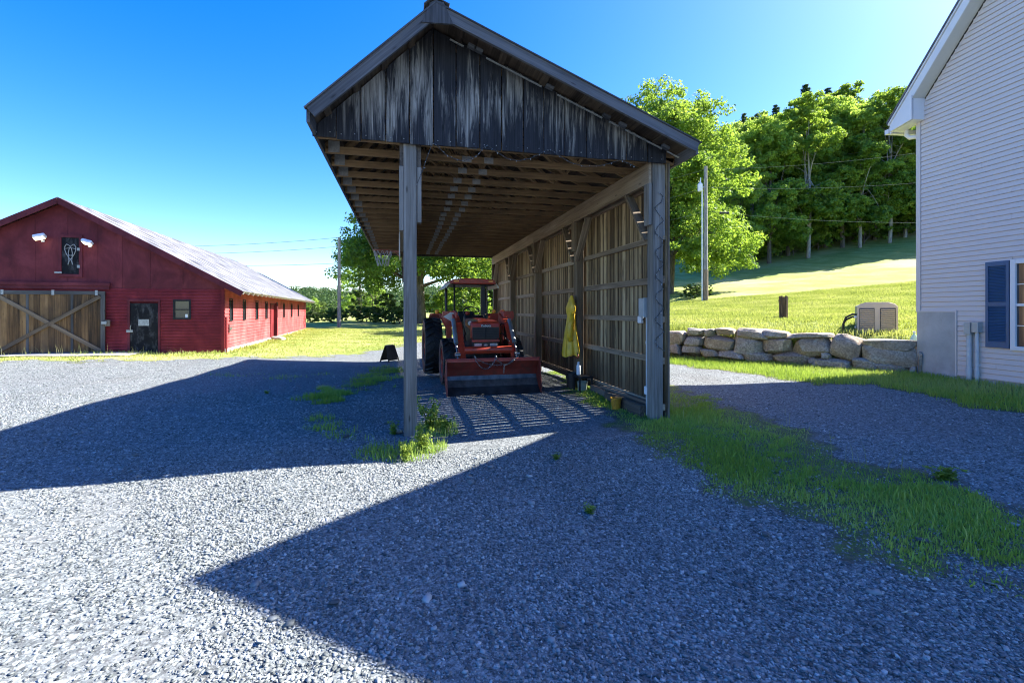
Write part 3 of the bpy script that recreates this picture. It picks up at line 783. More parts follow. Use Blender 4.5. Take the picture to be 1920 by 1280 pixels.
# basketball hoop on the third left post
bh=tag(empty('basketball_hoop',(-.08,12.03,3.08)),'faded basketball hoop with a frayed net on a left shed post','basketball hoop')
m=MB(); m.bx(-.03,0,-.5,.5,-.22,.36); m.build('backboard',M['trimwhite'],bh,bevel=.01)
m=MB(); m.bx(-.032,-.0305,-.22,-.2,-.02,.26); m.bx(-.032,-.0305,.2,.22,-.02,.26); m.bx(-.032,-.0305,-.2,.2,.24,.26); m.build('target_frame',M['orange_rim'],bh)
m=MB(); m.tube([(-.42+.225*math.cos(2*math.pi*k/28),.225*math.sin(2*math.pi*k/28),-.05) for k in range(29)],.013,7)
m.box((-.11,0,-.06),(.16,.12,.04)); m.tube([(-.03,0,-.16),(-.14,0,-.06)],.015,6); m.build('rim',M['orange_rim'],bh,smooth=50)
m=MB(); lv=[(-.055,.222),(-.18,.19),(-.30,.15),(-.42,.125)]
for j in range(3):
    for k in range(12):
        for s in (-1,1):
            a0=2*math.pi*(k+.5*(j%2))/12; a1=a0+s*math.pi/12
            jit=random.uniform(-.02,.02)
            m.tube([(-.42+lv[j][1]*math.cos(a0),lv[j][1]*math.sin(a0),lv[j][0]),(-.42+lv[j+1][1]*math.cos(a1)+jit,lv[j+1][1]*math.sin(a1),lv[j+1][0])],.006,4)
m.build('net',M['rope'],bh)
# yellow oilskin coat on the second wall post
ct=tag(empty('raincoat',(3.27,8.93,.66)),'yellow hooded raincoat hanging on a wall post','raincoat')
m=MB(); prof=[(0,.185,.11),(.06,.19,.115),(.25,.165,.10),(.48,.13,.085),(.68,.10,.07),(.80,.085,.06),(.86,.10,.07),(.95,.11,.08),(1.03,.085,.065),(1.12,.055,.05),(1.20,.02,.02)]
vs=[];fs=[];SG=48
for i,(z,rx,ry) in enumerate(prof):
    for k in range(SG):
        a=2*math.pi*k/SG; f=max(0,1-z/1.0)
        w=1+f*(.16*math.sin(5*a+.8+z)+.08*math.sin(9*a+z*3)) + (.10*math.sin(3*a+z*7) if z>.8 else .03*math.sin(7*a))
        sk=.02*math.sin(z*3.1)
        zz=z+(.035*math.sin(3*a+1) if i==0 else 0)
        vs.append((rx*w*math.cos(a)*.85+.0,ry*w*2.1*math.sin(a)+sk,zz))
for i in range(len(prof)-1):
    for k in range(SG):
        k2=(k+1)%SG; fs.append((i*SG+k,i*SG+k2,(i+1)*SG+k2,(i+1)*SG+k))
m.add(vs,fs); m.build('coat_body',M['coat'],ct,smooth=True)
m=MB(); m.tube([(-.02,-.13,.84),(-.075,-.15,.62),(-.085,-.14,.4),(-.06,-.12,.3)],[.045,.055,.06,.055],12); m.build('sleeve',M['coat'],ct,smooth=True)
m=MB(); m.tube([(.05,0,1.19),(.09,.0,1.19)],.008,6); m.build('hook',M['steel'],ct)
# dangling strap with a red ring
st=tag(empty('tool_strap',(3.33,8.74,.88)),'black strap with a red ring hanging below the raincoat','strap')
m=MB(); m.tube([(0,0,0),(-.02,-.03,-.1),(-.03,-.05,-.17)],.012,6); m.build('strap',M['black'],st)
m=MB(); m.tube([(-.03,-.06+.045*math.cos(2*math.pi*k/14),-.21+.035*math.sin(2*math.pi*k/14)) for k in range(15)],.012,6); m.build('ring',M['tred2'],st,smooth=True)
# pails, stool, bottle
def pail(x,y,r0,r1,h,mat,label,name='bucket',inner='darkgrey'):
    t=tag(empty(name,(x,y,h1(x,y)+.005)),label,'bucket')
    m=MB(); m.lathe([(0.0,0),(r0,0),(r0+(r1-r0)*.9,h*.9),(r1*1.06,h*.91),(r1*1.07,h),(r1*.97,h),(r0*.95,h*.12),(0,h*.1)],seg=24); m.build('body',mat,t,smooth=35)
    m=MB(); m.tube([(r1*math.cos(math.pi*k/12),r1*1.02*math.sin(math.pi*k/12)*.85-.0,h*.88-.5*h*math.sin(math.pi*k/12)) for k in range(13)],.004,5); m.build('handle',M['steel'],t)
    return t
pail(3.22,6.80,.065,.085,.175,M['pail_y'],'small dirty yellow pail beside the timber at the foot of the wall')
pail(3.24,8.80,.11,.13,.30,M['black'],'dark bucket below the raincoat')
pail(3.30,8.42,.085,.10,.17,M['pail_g'],'pale grey green pail under the low black stool')
sx,sy=3.31,8.42; sg=h1(sx,sy)
stl=tag(empty('stool',(sx,sy,sg)),'low black stool against the shed wall carrying a white bottle','stool')
m=MB(); m.bx(-.14,.14,-.17,.17,.25,.285); m.build('seat',M['darkgrey'],stl,bevel=.008)
for a in (-.12,.12):
    for b in (-.15,.15):
        m=MB(); m.bx(a-.014,a+.014,b-.014,b+.014,-.02,.25); m.build('leg',M['darkgrey'],stl)
bt=tag(empty('bottle',(sx-.05,sy+.10,sg+.287)),'slim white bottle standing on the low black stool','bottle')
m=MB(); m.lathe([(0,0),(.036,0),(.04,.01),(.04,.17),(.022,.20),(.02,.215),(0,.215)],seg=18); m.build('body',M['white'],bt,smooth=35)
m=MB(); m.lathe([(0,.216),(.024,.216),(.024,.245),(0,.245)],seg=14); m.build('cap',M['white'],bt,smooth=35)
# timbers at the foot of the wall
tb=MB(); tb.beam((3.40,6.22,.10),(3.40,7.45,.09),.17,.19); tb=tag(tb.build('timber_beam',M['timber'],None,bevel=.01),'squared grey timber lying at the front foot of the shed wall','timber')
tb=MB(); tb.beam((3.43,7.60,.10),(3.44,8.25,.09),.11,.16); tb=tag(tb.build('timber_beam',M['timber'],None,bevel=.01),'short squared timber lying between the stool and the longer beam','timber')
tb=MB(); tb.beam((3.47,6.15,.215),(3.47,7.9,.20),.07,.04); tb=tag(tb.build('plank',M['timber'],None,bevel=.004),'narrow plank lying on top of the timber along the wall','plank')
# electrics
eb=tag(empty('electric_box',(3.40,6.24,1.465)),'grey metal electric box on the shed wall beside the front right post','electric box')
m=MB(); m.bx(-.055,.055,-.075,.075,0,.27); m.build('cabinet',M['greybox'],eb,bevel=.006)
m=MB(); m.bx(-.058,.055,-.085,-.0755,-.005,.275); m.build('cover',M['greybox'],eb,bevel=.003)
m=MB(); m.tube([(.03,-.02,0),(.03,-.02,-1.43)],.016,10); m.tube([(.03,-.02,-.35),(.03,-.02,-.39)],.022,10); m.build('conduit',M['pvc'],eb,smooth=40)
fx=tag(empty('outlet_box',(3.52,6.52,1.42)),'clear covered outlet box on the middle wall rail','outlet')
m=MB(); m.bx(-.06,.0,-.05,.05,-.055,.055); m.build('cover',M['lampface'],fx,bevel=.012)
m=MB(); m.tube([(-.02,-.05,.0),(-.05,-.17,.03),(-.09,-.26,.05)],.009,6); m.build('cable',M['wire'],fx)
fx=tag(empty('outlet_box',(3.45,6.24,.40)),'small pale outlet box low on the shed wall next to the conduit','outlet')
m=MB(); m.bx(-.04,.02,-.035,.035,-.06,.06); m.build('cover',M['lampface'],fx,bevel=.01)
m=MB(); m.tube([(0,0,.06),(.0,.01,.12)],.01,6); m.build('stub',M['pvc'],fx)
# sandwich board
p=at(731,17.2); g=h1(p.x,p.y)
sb=tag(empty('sandwich_board',(p.x,p.y,g),R(52)),'small dark folding sandwich board at the far end of the weed strip','sandwich board')
for s in (-1,1):
    m=MB(); m.prism([(-.30,.06),(.30,.06),(.22,.62),(-.22,.62)],.02,(0,s*.20,0),ax=((1,0,0),(0,-s*.27,.96)),n=(0,1,0)); m.prism([(-.30,0),(-.25,0),(-.25,.06),(-.30,.06)],.02,(0,s*.20,0),ax=((1,0,0),(0,-s*.27,.96))); m.prism([(.25,0),(.30,0),(.30,.06),(.25,.06)],.02,(0,s*.20,0),ax=((1,0,0),(0,-s*.27,.96)))
    m.build('panel',M['darkgrey'],sb)
m=MB(); m.tube([(-.2,.02,.6),(.2,.02,.6)],.014,8); m.build('hinge',M['steel'],sb)
# ------------------------------------------------------------ tractor (front is -y)
TX,TYY=1.60,10.0
tg=h1(TX,TYY)
tr=tag(empty('tractor',(TX,TYY,tg),R(1.6)),'red farm tractor with a front loader bucket parked under the shed roof','tractor')
def tyre(rad,wid,rim,nl,lug,seedv=0):
    m=MB(); hw=wid/2
    prof=[(rim,-hw*.78),(rim+.02,-hw*.9),(rad*.80,-hw),(rad*.93,-hw*.93),(rad-lug,-hw*.72),(rad-lug*.8,0),(rad-lug,hw*.72),(rad*.93,hw*.93),(rad*.80,hw),(rim+.02,hw*.9),(rim,hw*.78)]
    m.lathe(prof,axis='x',seg=48)
    for k in range(nl):
        for s in (-1,1):
            a=2*math.pi*(k+(.5 if s>0 else 0))/nl
            def P(x,da,r): 
                t=a+da; return (x,math.cos(t)*r,math.sin(t)*r)
            da=.62/nl*6.283*.9
            pts=[]
            n=4
            for i in range(n):
                f=i/(n-1); x=s*hw*(.02+.93*f); an=da*f*1.05
                r=rad-lug*.15 if i<n-1 else rad*.955
                pts.append((x,an,r))
            th=.028/rad*1.1+.012
            vs=[];fs=[]
            for x,an,r in pts:
                for q,rr in ((-th,r-lug*1.2),(-th*.7,r),(th*.7,r),(th,r-lug*1.2)):
                    vs.append(P(x,an+q,rr))
            for i in range(n-1):
                for q in range(3):
                    f=(i*4+q,i*4+q+1,i*4+q+5,i*4+q+4); fs.append(f if s>0 else f[::-1])
            fs.append((3,2,1,0) if s<0 else (0,1,2,3)); e=(n-1)*4; fs.append((e,e+1,e+2,e+3) if s<0 else (e+3,e+2,e+1,e))
            m.add(vs,fs)
    return m.mesh('tyre',M['rubber'],30)
def rim_mesh(rim,wid,out):
    m=MB(); hw=wid/2*out
    m.lathe([(rim*.99,-hw*.78),(rim*.99,hw*.80),(rim*.93,hw*.80),(rim*.90,hw*.35),(rim*.55,hw*.25),(rim*.5,hw*.42),(rim*.18,hw*.42),(rim*.16,hw*.6),(0,hw*.6)],axis='x',seg=36)
    for k in range(8):
        a=2*math.pi*k/8; m.lathe([(0,hw*.55),(.018,hw*.55),(.018,hw*.42)],(0,math.cos(a)*rim*.36,math.sin(a)*rim*.36),'x',6)
    return m.mesh('rim',M['tred2'],30)
def wheel(x,y,rad,wid,rim,nl,lug):
    t=link('wheel',bpy.data.meshes.new('hub'),tr,(x,y,rad))
    s=-1 if x<0 else 1
    m=MB(); m.lathe([(0,s*wid*.42),(rim*.17,s*wid*.42),(rim*.17,-s*wid*.3),(0,-s*wid*.3)],axis='x',seg=14); t.data=m.mesh('hub',M['tred2'],30)
    link('tyre',tyre(rad,wid,rim,nl,lug),t); link('rim',rim_mesh(rim,wid,s),t)
wheel(-.86,1.95,.70,.43,.40,22,.045); wheel(.86,1.95,.70,.43,.40,22,.045)
wheel(-.70,.0,.50,.29,.30,18,.032); wheel(.70,.0,.50,.29,.30,18,.032)
B=lambda name,m,mat,**k: m.build(name,M[mat],tr,**k)
# chassis, axle
m=MB(); m.bx(-.19,.19,-.55,1.9,.48,.80); m.bx(-.24,.24,-.62,-.3,.50,.74); m.beam((-.58,0,.5),(.58,0,.5),.16,.16); m.beam((-.7,1.95,.70),(.7,1.95,.70),.26,.26); m.bx(-.25,.25,1.0,2.1,.5,1.0); B('chassis',m,'darkgrey',bevel=.01)
# hood
m=MB(); m.prism([(-.55,.99),(-.57,1.28),(-.52,1.345),(-.2,1.375),(.75,1.40),(.75,1.20),(-.40,1.17),(-.45,.99)],.60,(-.30,0,0),ax=((0,1,0),(0,0,1)),n=(1,0,0)); m.v=[(a*(1-.30*max(0,(b+.45))/1.2),b,c) for a,b,c in m.v]; B('hood',m,'tred',bevel=.03)
m=MB(); m.bx(-.22,.22,-.5,.8,.80,1.22); m.bx(-.25,.25,-.54,-.45,.80,1.2); B('engine',m,'black',bevel=.01)
m=MB(); m.bx(-.272,.272,-.594,-.566,1.005,1.235); 
B('grille_panel',m,'black')
m=MB()
for k in range(6): m.bx(-.262,-.012,-.606,-.594,1.02+k*.036,1.036+k*.036); m.bx(.012,.262,-.606,-.594,1.02+k*.036,1.036+k*.036)
m.bx(-.008,.008,-.608,-.594,1.01,1.23); B('grille',m,'darkgrey')
m=MB(); m.bx(-.285,.285,-.60,-.55,.935,.985); B('front_bar',m,'tred2',bevel=.008)
m=MB(); m.bx(-.265,.265,-.585,-.5,.80,.925); B('lamp_panel',m,'black',bevel=.006)
for s in (-1,1):
    m=MB(); m.bx(s*.16-.075,s*.16+.075,-.597,-.586,.815,.908); o=B('headlight',m,'lens',bevel=.008)
m=MB(); m.lathe([(0,-.598),(.035,-.598),(.045,-.586)],(0,0,.862),'y',18); B('badge',m,'steel')
m=MB(); m.bx(-.30,.30,-.66,-.58,.755,.785); B('bumper_plate',m,'steel',bevel=.004)
fc=bpy.data.curves.new('lettering','FONT'); fc.body='Kubota'; fc.size=.062; fc.extrude=.002; fc.align_x='CENTER'; fc.align_y='CENTER'
fc.materials.append(M['white']); lo=bpy.data.objects.new('lettering',fc); COL.objects.link(lo); dg=bpy.context.evaluated_depsgraph_get(); lme=bpy.data.meshes.new_from_object(lo.evaluated_get(dg)); bpy.data.objects.remove(lo); lo=link('lettering',lme); lo.parent=tr; lo.location=(.0,-.612,1.262); lo.rotation_euler=(R(90),0,0); lo.scale=(1.15,1,1)
m=MB(); m.bx(-.09,.09,-.604,-.58,1.235,1.29); B('name_plate',m,'black')
# dashboard, steering wheel, seat
m=MB(); m.prism([(.75,.95),(.75,1.42),(.85,1.48),(1.0,1.40),(1.0,.95)],.46,(-.23,0,0),ax=((0,1,0),(0,0,1)),n=(1,0,0)); B('dashboard',m,'black',bevel=.02)
m=MB(); 
m.tube([(.19*math.cos(2*math.pi*k/24),1.12+.19*.75*math.sin(2*math.pi*k/24),1.54+.12*math.sin(2*math.pi*k/24)) for k in range(25)],.014,7)
m.tube([(0,1.0,1.42),(0,1.12,1.53)],.02,8)
for a in (0,2.1,4.2): m.tube([(0,1.12,1.53),(.19*math.cos(a),1.12+.142*math.sin(a),1.54+.12*math.sin(a))],.01,6)
B('steering_wheel',m,'black',smooth=40)
m=MB(); m.bx(-.24,.24,1.45,1.85,1.0,1.10); m.prism([(1.80,1.05),(1.95,1.55),(2.02,1.55),(1.9,1.05)],.44,(-.22,0,0),ax=((0,1,0),(0,0,1)),n=(1,0,0)); B('seat',m,'black',bevel=.03)
m=MB(); m.sphere((-.12,.98,1.51),.05,12,8,(1.1,.7,1)); B('dash_lamp',m,'tred',smooth=True)
m=MB(); m.tube([(.12,.95,1.42),(.13,1.0,1.6)],.01,6); m.sphere((.13,1.0,1.61),.02); B('lever',m,'black')
# fenders
for s in (-1,1):
    m=MB(); pts=[(1.20,.78),(1.22,1.1),(1.33,1.36),(1.55,1.50),(2.2,1.50),(2.5,1.38),(2.46,1.34),(2.18,1.46),(1.58,1.46),(1.37,1.33),(1.26,1.08),(1.24,.78)]
    m.prism(pts,.13,(.46 if s>0 else -.59,0,0),ax=((0,1,0),(0,0,1)),n=(1,0,0)); m.prism([(1.60,1.465),(1.60,1.502),(2.2,1.502),(2.5,1.38),(2.46,1.34),(2.18,1.462)],.305,(.592 if s>0 else -.897,0,0),ax=((0,1,0),(0,0,1)),n=(1,0,0)); B('fender',m,'tred',bevel=.006)
    m=MB(); m.prism([(s*.46,.7),(s*.46,1.50),(s*.76,1.50),(s*.76,1.45),(s*.60,1.15),(s*.53,.7)],.03,(0,1.185,0)); B('fender_shield',m,'tred',bevel=.004)
    m=MB(); m.lathe([(0,.0),(.035,.0),(.045,.03),(.042,.07),(.02,.09),(0,.09)],(s*.80,1.25,1.50),'z',14); B('indicator_lamp',m,'amber',smooth=40)
    m=MB(); m.lathe([(0,-.05),(.045,-.05),(.05,-.02),(.03,.03),(0,.04)],(s*.30,-.42,1.31) if s<0 else (s*.50,1.0,1.55),'y',14); B('work_lamp',m,'steel' if s<0 else 'amber',smooth=40)
    m=MB(); m.tube([(s*.5,1.9,.95),(s*.5,2.05,2.15)],.035,8); B('roll_bar',m,'black')
# canopy posts (front pair) and canopy
m=MB(); m.tube([(-.42,.98,1.0),(-.42,1.05,2.17)],.022,8); B('canopy_post',m,'darkgrey')
m=MB(); m.bx(.20,.29,.98,1.06,1.0,2.17); m.bx(.33,.36,.98,1.02,1.0,2.17); B('canopy_post',m,'black')
cp=MB(); cp.prism([(-.54,2.185),(.54,2.185),(.49,2.285),(.2,2.315),(-.2,2.315),(-.49,2.285)],1.45,(0,.82,0)); co=B('canopy',cp,'tred',bevel=.015)
m=MB(); m.prism([(-.545,2.18),(-.66,2.08),(-.67,2.10),(-.545,2.22)],1.2,(0,.9,0)); m.prism([(.545,2.18),(.545,2.22),(.62,2.12),(.61,2.10)],1.2,(0,.9,0)); m.build('side_flap',M['soffit'],co)
m=MB(); m.bx(-.5,.5,.9,2.1,2.165,2.183); m.build('headliner',M['darkgrey'],co)
for x in (-.40,.40):
    m=MB(); m.bx(x-.055,x+.055,.795,.818,2.225,2.265); m.build('marker_lamp',M['amber'],co,bevel=.006)
# loader
for s in (-1,1):
    x=s*.52
    m=MB(); m.prism([(.15,.55),(.12,1.15),(-.06,1.40),(-.08,1.54),(.30,1.58),(.48,1.52),(.48,1.36),(.30,1.20),(.30,.55)],.045,(x-.0225,0,0),ax=((0,1,0),(0,0,1)),n=(1,0,0)); B('loader_tower',m,'tred2',bevel=.006)
    m=MB(); m.prism([(s*.50,1.22),(s*.50,1.56),(s*.78,1.56),(s*.80,1.42),(s*.70,1.26)],.03,(0,.20,0)); B('tower_shield',m,'tred',bevel=.004)
    if s<0:
        m=MB(); m.prism([(-.77,1.44),(-.62,1.53),(-.535,1.53),(-.535,1.30)],.004,(0,.194,0)); B('decal_panel',m,'soffit')
    m=MB(); P=[Vector((x,.28,1.48)),Vector((x,-.35,1.28)),Vector((x,-.92,.62)),Vector((x,-.98,.36))]
    for a,b in zip(P[:-1],P[1:]): m.beam(a,b,.085,.13,(1,0,0))
    B('loader_arm',m,'tred',bevel=.008)
    m=MB(); a=Vector((x+s*.07-.03,-.30,1.38)); b=Vector((x+s*.07-.03,-.93,.72)); m.tube([a,a.lerp(b,.7)],.045,12); B('lift_cylinder',m,'cyl',smooth=40)
    m=MB(); m.tube([a.lerp(b,.7),a.lerp(b,1.12)],.02,10); m.lathe([(0,-.05),(.04,-.05),(.04,.05),(0,.05)],(b.x,b.y,b.z),'x',12); B('cylinder_rod',m,'steel',smooth=40)
    m=MB(); m.tube([(s*.30,.1,1.05),(s*.42,-.2,1.3),(s*.5,-.35,1.25)],.012,6); m.tube([(s*.28,.2,.9),(s*.4,-.3,1.1),(s*.46,-.7,.95)],.012,6); B('hose',m,'black',smooth=True)
m=MB(); m.tube([(-.475,-.82,.795),(.475,-.82,.795)],.075,18); B('cross_tube',m,'tred',smooth=40)
# bucket: lip on the ground, opening towards the camera
bw=.885
prof=[(-1.45,.015),(-1.30,.15),(-1.20,.27),(-1.17,.35),(-1.22,.47),(-1.36,.665)]
bk=MB()
def strip(m,a,b,t,x0=-bw,x1=bw):
    a=Vector((0,*a)); b=Vector((0,*b)); d=(b-a).normalized(); n=Vector((0,-d.z,d.y))
    m.beam(a+Vector((0,0,0)),b,x1-x0,t,n)
strip(bk,prof[3],prof[4],.014); strip(bk,prof[4],prof[5],.012)
bo=B('bucket',bk,'bucket')
m=MB(); strip(m,prof[1],prof[2],.012); strip(m,prof[2],prof[3],.0125); m.build('worn_floor',M['bucketgrey'],bo)
m=MB(); strip(m,prof[0],prof[1],.02); m.build('cutting_edge',M['bucketdark'],bo)
m=MB(); m.tube([(-bw-.01,-1.36,.672),(bw+.01,-1.36,.672)],.018,8); m.beam((-bw,-1.345,.65),(bw,-1.345,.65),.04,.05); m.build('top_edge',M['tred2'],bo)
for s in (-1,1):
    m=MB(); m.prism([(-1.46,.0),(-1.30,.13),(-1.17,.26),(-1.14,.36),(-1.2,.48),(-1.36,.69),(-1.40,.67),(-1.52,.05)],.014,(s*bw-.007,0,0),ax=((0,1,0),(0,0,1)),n=(1,0,0)); m.build('side_plate',M['bucket'],bo)
# hooks + chain
for x in (-.36,.03,.42):
    m=MB(); m.tube([(x,-1.33,.68),(x,-1.36,.73),(x,-1.40,.72),(x+.01,-1.41,.69)],.014,7); m.build('grab_hook',M['steel'],bo,smooth=True)
def chain(m,pts):
    P=[Vector(p) for p in pts]; L=0; k=0; step=.034
    for a,b in zip(P[:-1],P[1:]):
        n=max(1,round((b-a).length/step)); d=(b-a).normalized()
        for i in range(n):
            c=a.lerp(b,(i+.5)/n); sd=d.cross(Vector((0,1,0.01))).normalized(); up=d.cross(sd)
            e=sd if k%2 else up; k+=1
            m.tube([c+d*(.022*math.cos(2*math.pi*q/8))+e*(.011*math.sin(2*math.pi*q/8)) for q in range(9)],.0042,4,caps=False)
def swag(x0,x1,z0,z1,dip,n=14,y=-1.375):
    return [(x0+(x1-x0)*i/n,y+.0-.0*i,z0+(z1-z0)*i/n-dip*4*(i/n)*(1-i/n)) for i in range(n+1)]
m=MB(); chain(m,swag(-.36,.03,.68,.68,.19)); chain(m,swag(-.33,.14,.68,.56,.045,y=-1.385)); chain(m,swag(.03,.42,.68,.68,.115)); chain(m,swag(.38,.19,.66,.55,.02,y=-1.39)); chain(m,[(.19,-1.39,.55),(.185,-1.37,.40)])
m.build('chain',M['steel'],bo)
# ------------------------------------------------------------ red barn (local: front wall on y=0, x from -W to 0, depth +y)
BA=R(3.15); BC=(-6.82,20.46)
bg=-.10
barn=tag(empty('red_barn',(BC[0],BC[1],bg),BA),'long low red barn with a sliding plank door and a metal roof','barn')
W=10.25; D=22.1; EZ=2.42; AX=-5.13; AZ=5.66; SL=(AZ-2.80)/5.13
def brz(x): return AZ-SL*abs(x-AX)-.10
random.seed(4)
# upper plywood panels
m=MB(); ph=2.50
cuts=[-10.25,-9.1,-8.15,-7.0,-5.95,-5.0,-4.1,-3.35,-2.45,-1.4,0]
for a,b in zip(cuts[:-1],cuts[1:]):
    poly=[(a+.004,ph),(b-.004,ph),(b-.004,brz(b))]
    if a<AX<b: poly.append((AX,AZ-.1))
    poly.append((a+.004,brz(a)))
    m.prism(poly,.02,(0,random.uniform(-.003,.0),0))
m.build('plywood_gable',M['barnply'],barn)
m=MB(); m.bx(-10.3,-3.7,-.10,-.003,2.56,2.68); m.bx(-10.3,-3.72,-.075,-.003,2.44,2.555); m.build('track_cover',M['barntrim'],barn,bevel=.006)
# clapboards front right
def claps(m,x0,x1,z0,z1,h,y=0,holes=()):
    n=int(round((z1-z0)/h)); h=(z1-z0)/n
    for k in range(n):
        a=z0+k*h; zmid=a+h/2; xs=[(x0,x1)]
        for (hx0,hx1,hz0,hz1) in holes:
            if hz0<zmid<hz1:
                nx=[]
                for p,q in xs:
                    if hx1<=p or hx0>=q: nx.append((p,q))
                    else:
                        if p<hx0: nx.append((p,hx0))
                        if q>hx1: nx.append((hx1,q))
                xs=nx
        for p,q in xs:
            if q-p<.02: continue
            vs=[(p,y-.026,a+.012),(q,y-.026,a+.012),(q,y-.006,a+h),(p,y-.006,a+h),(p,y+.02,a),(q,y+.02,a),(q,y+.02,a+h),(p,y+.02,a+h)]
            m.add(vs,[(0,1,2,3),(5,4,7,6),(4,0,3,7),(1,5,6,2),(3,2,6,7),(4,5,1,0)],[(v[0],v[2],v[1]) for v in vs])
DX=(-3.17,-2.13,0.0,2.0); WX=(-1.72,-1.13,1.33,2.08)
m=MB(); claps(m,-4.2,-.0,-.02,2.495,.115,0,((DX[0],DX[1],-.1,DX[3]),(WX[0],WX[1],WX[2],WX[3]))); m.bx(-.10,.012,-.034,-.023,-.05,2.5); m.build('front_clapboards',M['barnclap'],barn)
m=MB(); m.bx(-10.25,-4.2,.0,.03,-.05,2.5); m.bx(-10.25,.0,.08,.1,-.05,2.4); m.build('inner_wall',M['barnclap'],barn)
# sliding door
sx0,sx1=-7.10,-3.83
sd=MB(); random.seed(9); x=sx0
while x<sx1-.02:
    w=min(random.uniform(.17,.24),sx1-x); sd.bx(x+.002,x+w-.002,-.105,-.08,.05,2.36); x+=w
sdo=sd.build('sliding_door',M['barnwood'],barn)
m=MB()
m.bx(sx0,sx1,-.135,-.106,2.24,2.37); m.bx(sx0,sx1,-.135,-.106,.04,.19); m.bx(sx0,sx0+.12,-.1345,-.106,.191,2.239); m.bx(sx1-.13,sx1,-.1345,-.106,.191,2.239)
m.bx(sx0+.95,sx0+1.03,-.120,-.106,.191,2.239); m.bx(sx1-1.03,sx1-.95,-.120,-.106,.191,2.239); m.build('door_frame',M['barnframe'],sdo)
m=MB(); m.beam((sx0+.12,-.140,2.22),(sx1-.13,-.140,.2),.03,.13,(0,0,1)); m.beam((sx0+.12,-.150,.2),(sx1-.13,-.150,2.18),.03,.12,(0,0,1)); m.build('cross_brace',M['trail'],sdo)
m=MB()
for x in (sx0+.3,(sx0+sx1)/2+.1,sx1-.25): m.bx(x-.04,x+.04,-.150,-.136,2.22,2.40)
m.build('door_hanger',M['galv'],sdo)
m=MB(); m.bx(sx1-.03,sx1+.17,-.165,-.137,1.10,1.32); m.build('latch_box',M['timber'],sdo); m=MB(); m.bx(sx1-.08,sx1+.08,-.20,-.166,1.17,1.27); m.build('latch_plate',M['galv'],sdo)
# small dark door
dd=MB(); dd.bx(DX[0]+.06,DX[1]-.06,-.012,.03,.02,1.94); ddo=dd.build('door',M['hatch'],barn)
m=MB(); m.bx(DX[0],DX[0]+.07,-.045,.0,0,1.999); m.bx(DX[1]-.07,DX[1],-.045,.0,0,1.999); m.bx(DX[0],DX[1],-.047,.0,2.0,2.08); m.build('frame',M['barntrim'],ddo)
m=MB(); m.bx(-2.84,-2.50,-.018,-.0125,1.10,1.34); m.build('faded_sign',M['galv'],ddo)
m=MB(); m.bx(-3.2,-3.0,-.065,-.046,.86,.95); m.tube([(-3.07,-.055,.95),(-3.07,-.08,1.02),(-3.05,-.08,1.12)],.014,6); m.build('handle',M['galv'],ddo)
# front window
wn=MB(); a,b,c,d=WX
wn.bx(a,b,-.045,.02,d-.06,d); wn.bx(a,b,-.045,.02,c,c+.06); wn.bx(a,a+.06,-.044,.02,c+.061,d-.061); wn.bx(b-.06,b,-.044,.02,c+.061,d-.061); wn.bx(a+.061,b-.061,-.03,.01,(c+d)/2-.02,(c+d)/2+.02)
wo=wn.build('window',M['darkgrey'],barn)
m=MB(); m.bx(a+.05,b-.05,-.005,.005,c+.05,d-.05); m.build('pane',M['glass'],wo)
m=MB(); m.bx(b-.19,b-.11,-.012,-.006,c+.07,c+.20); m.build('sticker',M['white'],wo)
# loft window with crossed snowshoes
lx0,lx1,lz0,lz1=-5.17,-4.65,2.98,4.30
lw=MB(); lw.bx(lx0-.1,lx1+.1,-.05,-.004,lz1,lz1+.1); lw.bx(lx0-.1,lx1+.1,-.05,-.004,lz0-.1,lz0); lw.bx(lx0-.1,lx0,-.049,-.004,lz0+.001,lz1-.001); lw.bx(lx1,lx1+.1,-.049,-.004,lz0+.001,lz1-.001)
lo_=lw.build('loft_hatch',M['barntrim'],barn)
m=MB(); m.bx(lx0,lx1,-.018,-.005,lz0,lz1); m.build('panel',M['hatch'],lo_)
m=MB()
for x,z in ((lx1-.02,3.88),(lx1-.02,3.26)): m.bx(x-.03,x+.05,-.062,-.051,z-.05,z+.05)
m.build('hinge',M['galv'],lo_)
m=MB(); m.bx(lx0-.19,lx0+.02,-.07,-.051,3.00,3.06); m.build('latch',M['galv'],lo_)
def snowshoe(tail,tip,wd):
    m=MB(); T=Vector(tail); P=Vector(tip); d=P-T; L=d.length; d.normalize(); s=Vector((d.z,0,-d.x))
    shp=[(0,0),(.18,.02),(.36,.26),(.55,.46),(.75,.5),(.9,.36),(1,0)]
    pl=[T+d*(L*f)+s*(w*wd) for f,w in shp]; pr=[T+d*(L*f)-s*(w*wd) for f,w in shp]
    m.tube(pl,.012,6); m.tube(pr,.012,6)
    for f,w in ((.45,.36),(.8,.46)): m.tube([T+d*(L*f)+s*(w*wd),T+d*(L*f)-s*(w*wd)],.010,5)
    return m
cx=(lx0+lx1)/2
for s in (-1,1):
    o=snowshoe((cx-s*.07,-.035,3.32),(cx+s*.11,-.035,4.06),.2).build('snowshoe',M['galv'],lo_)
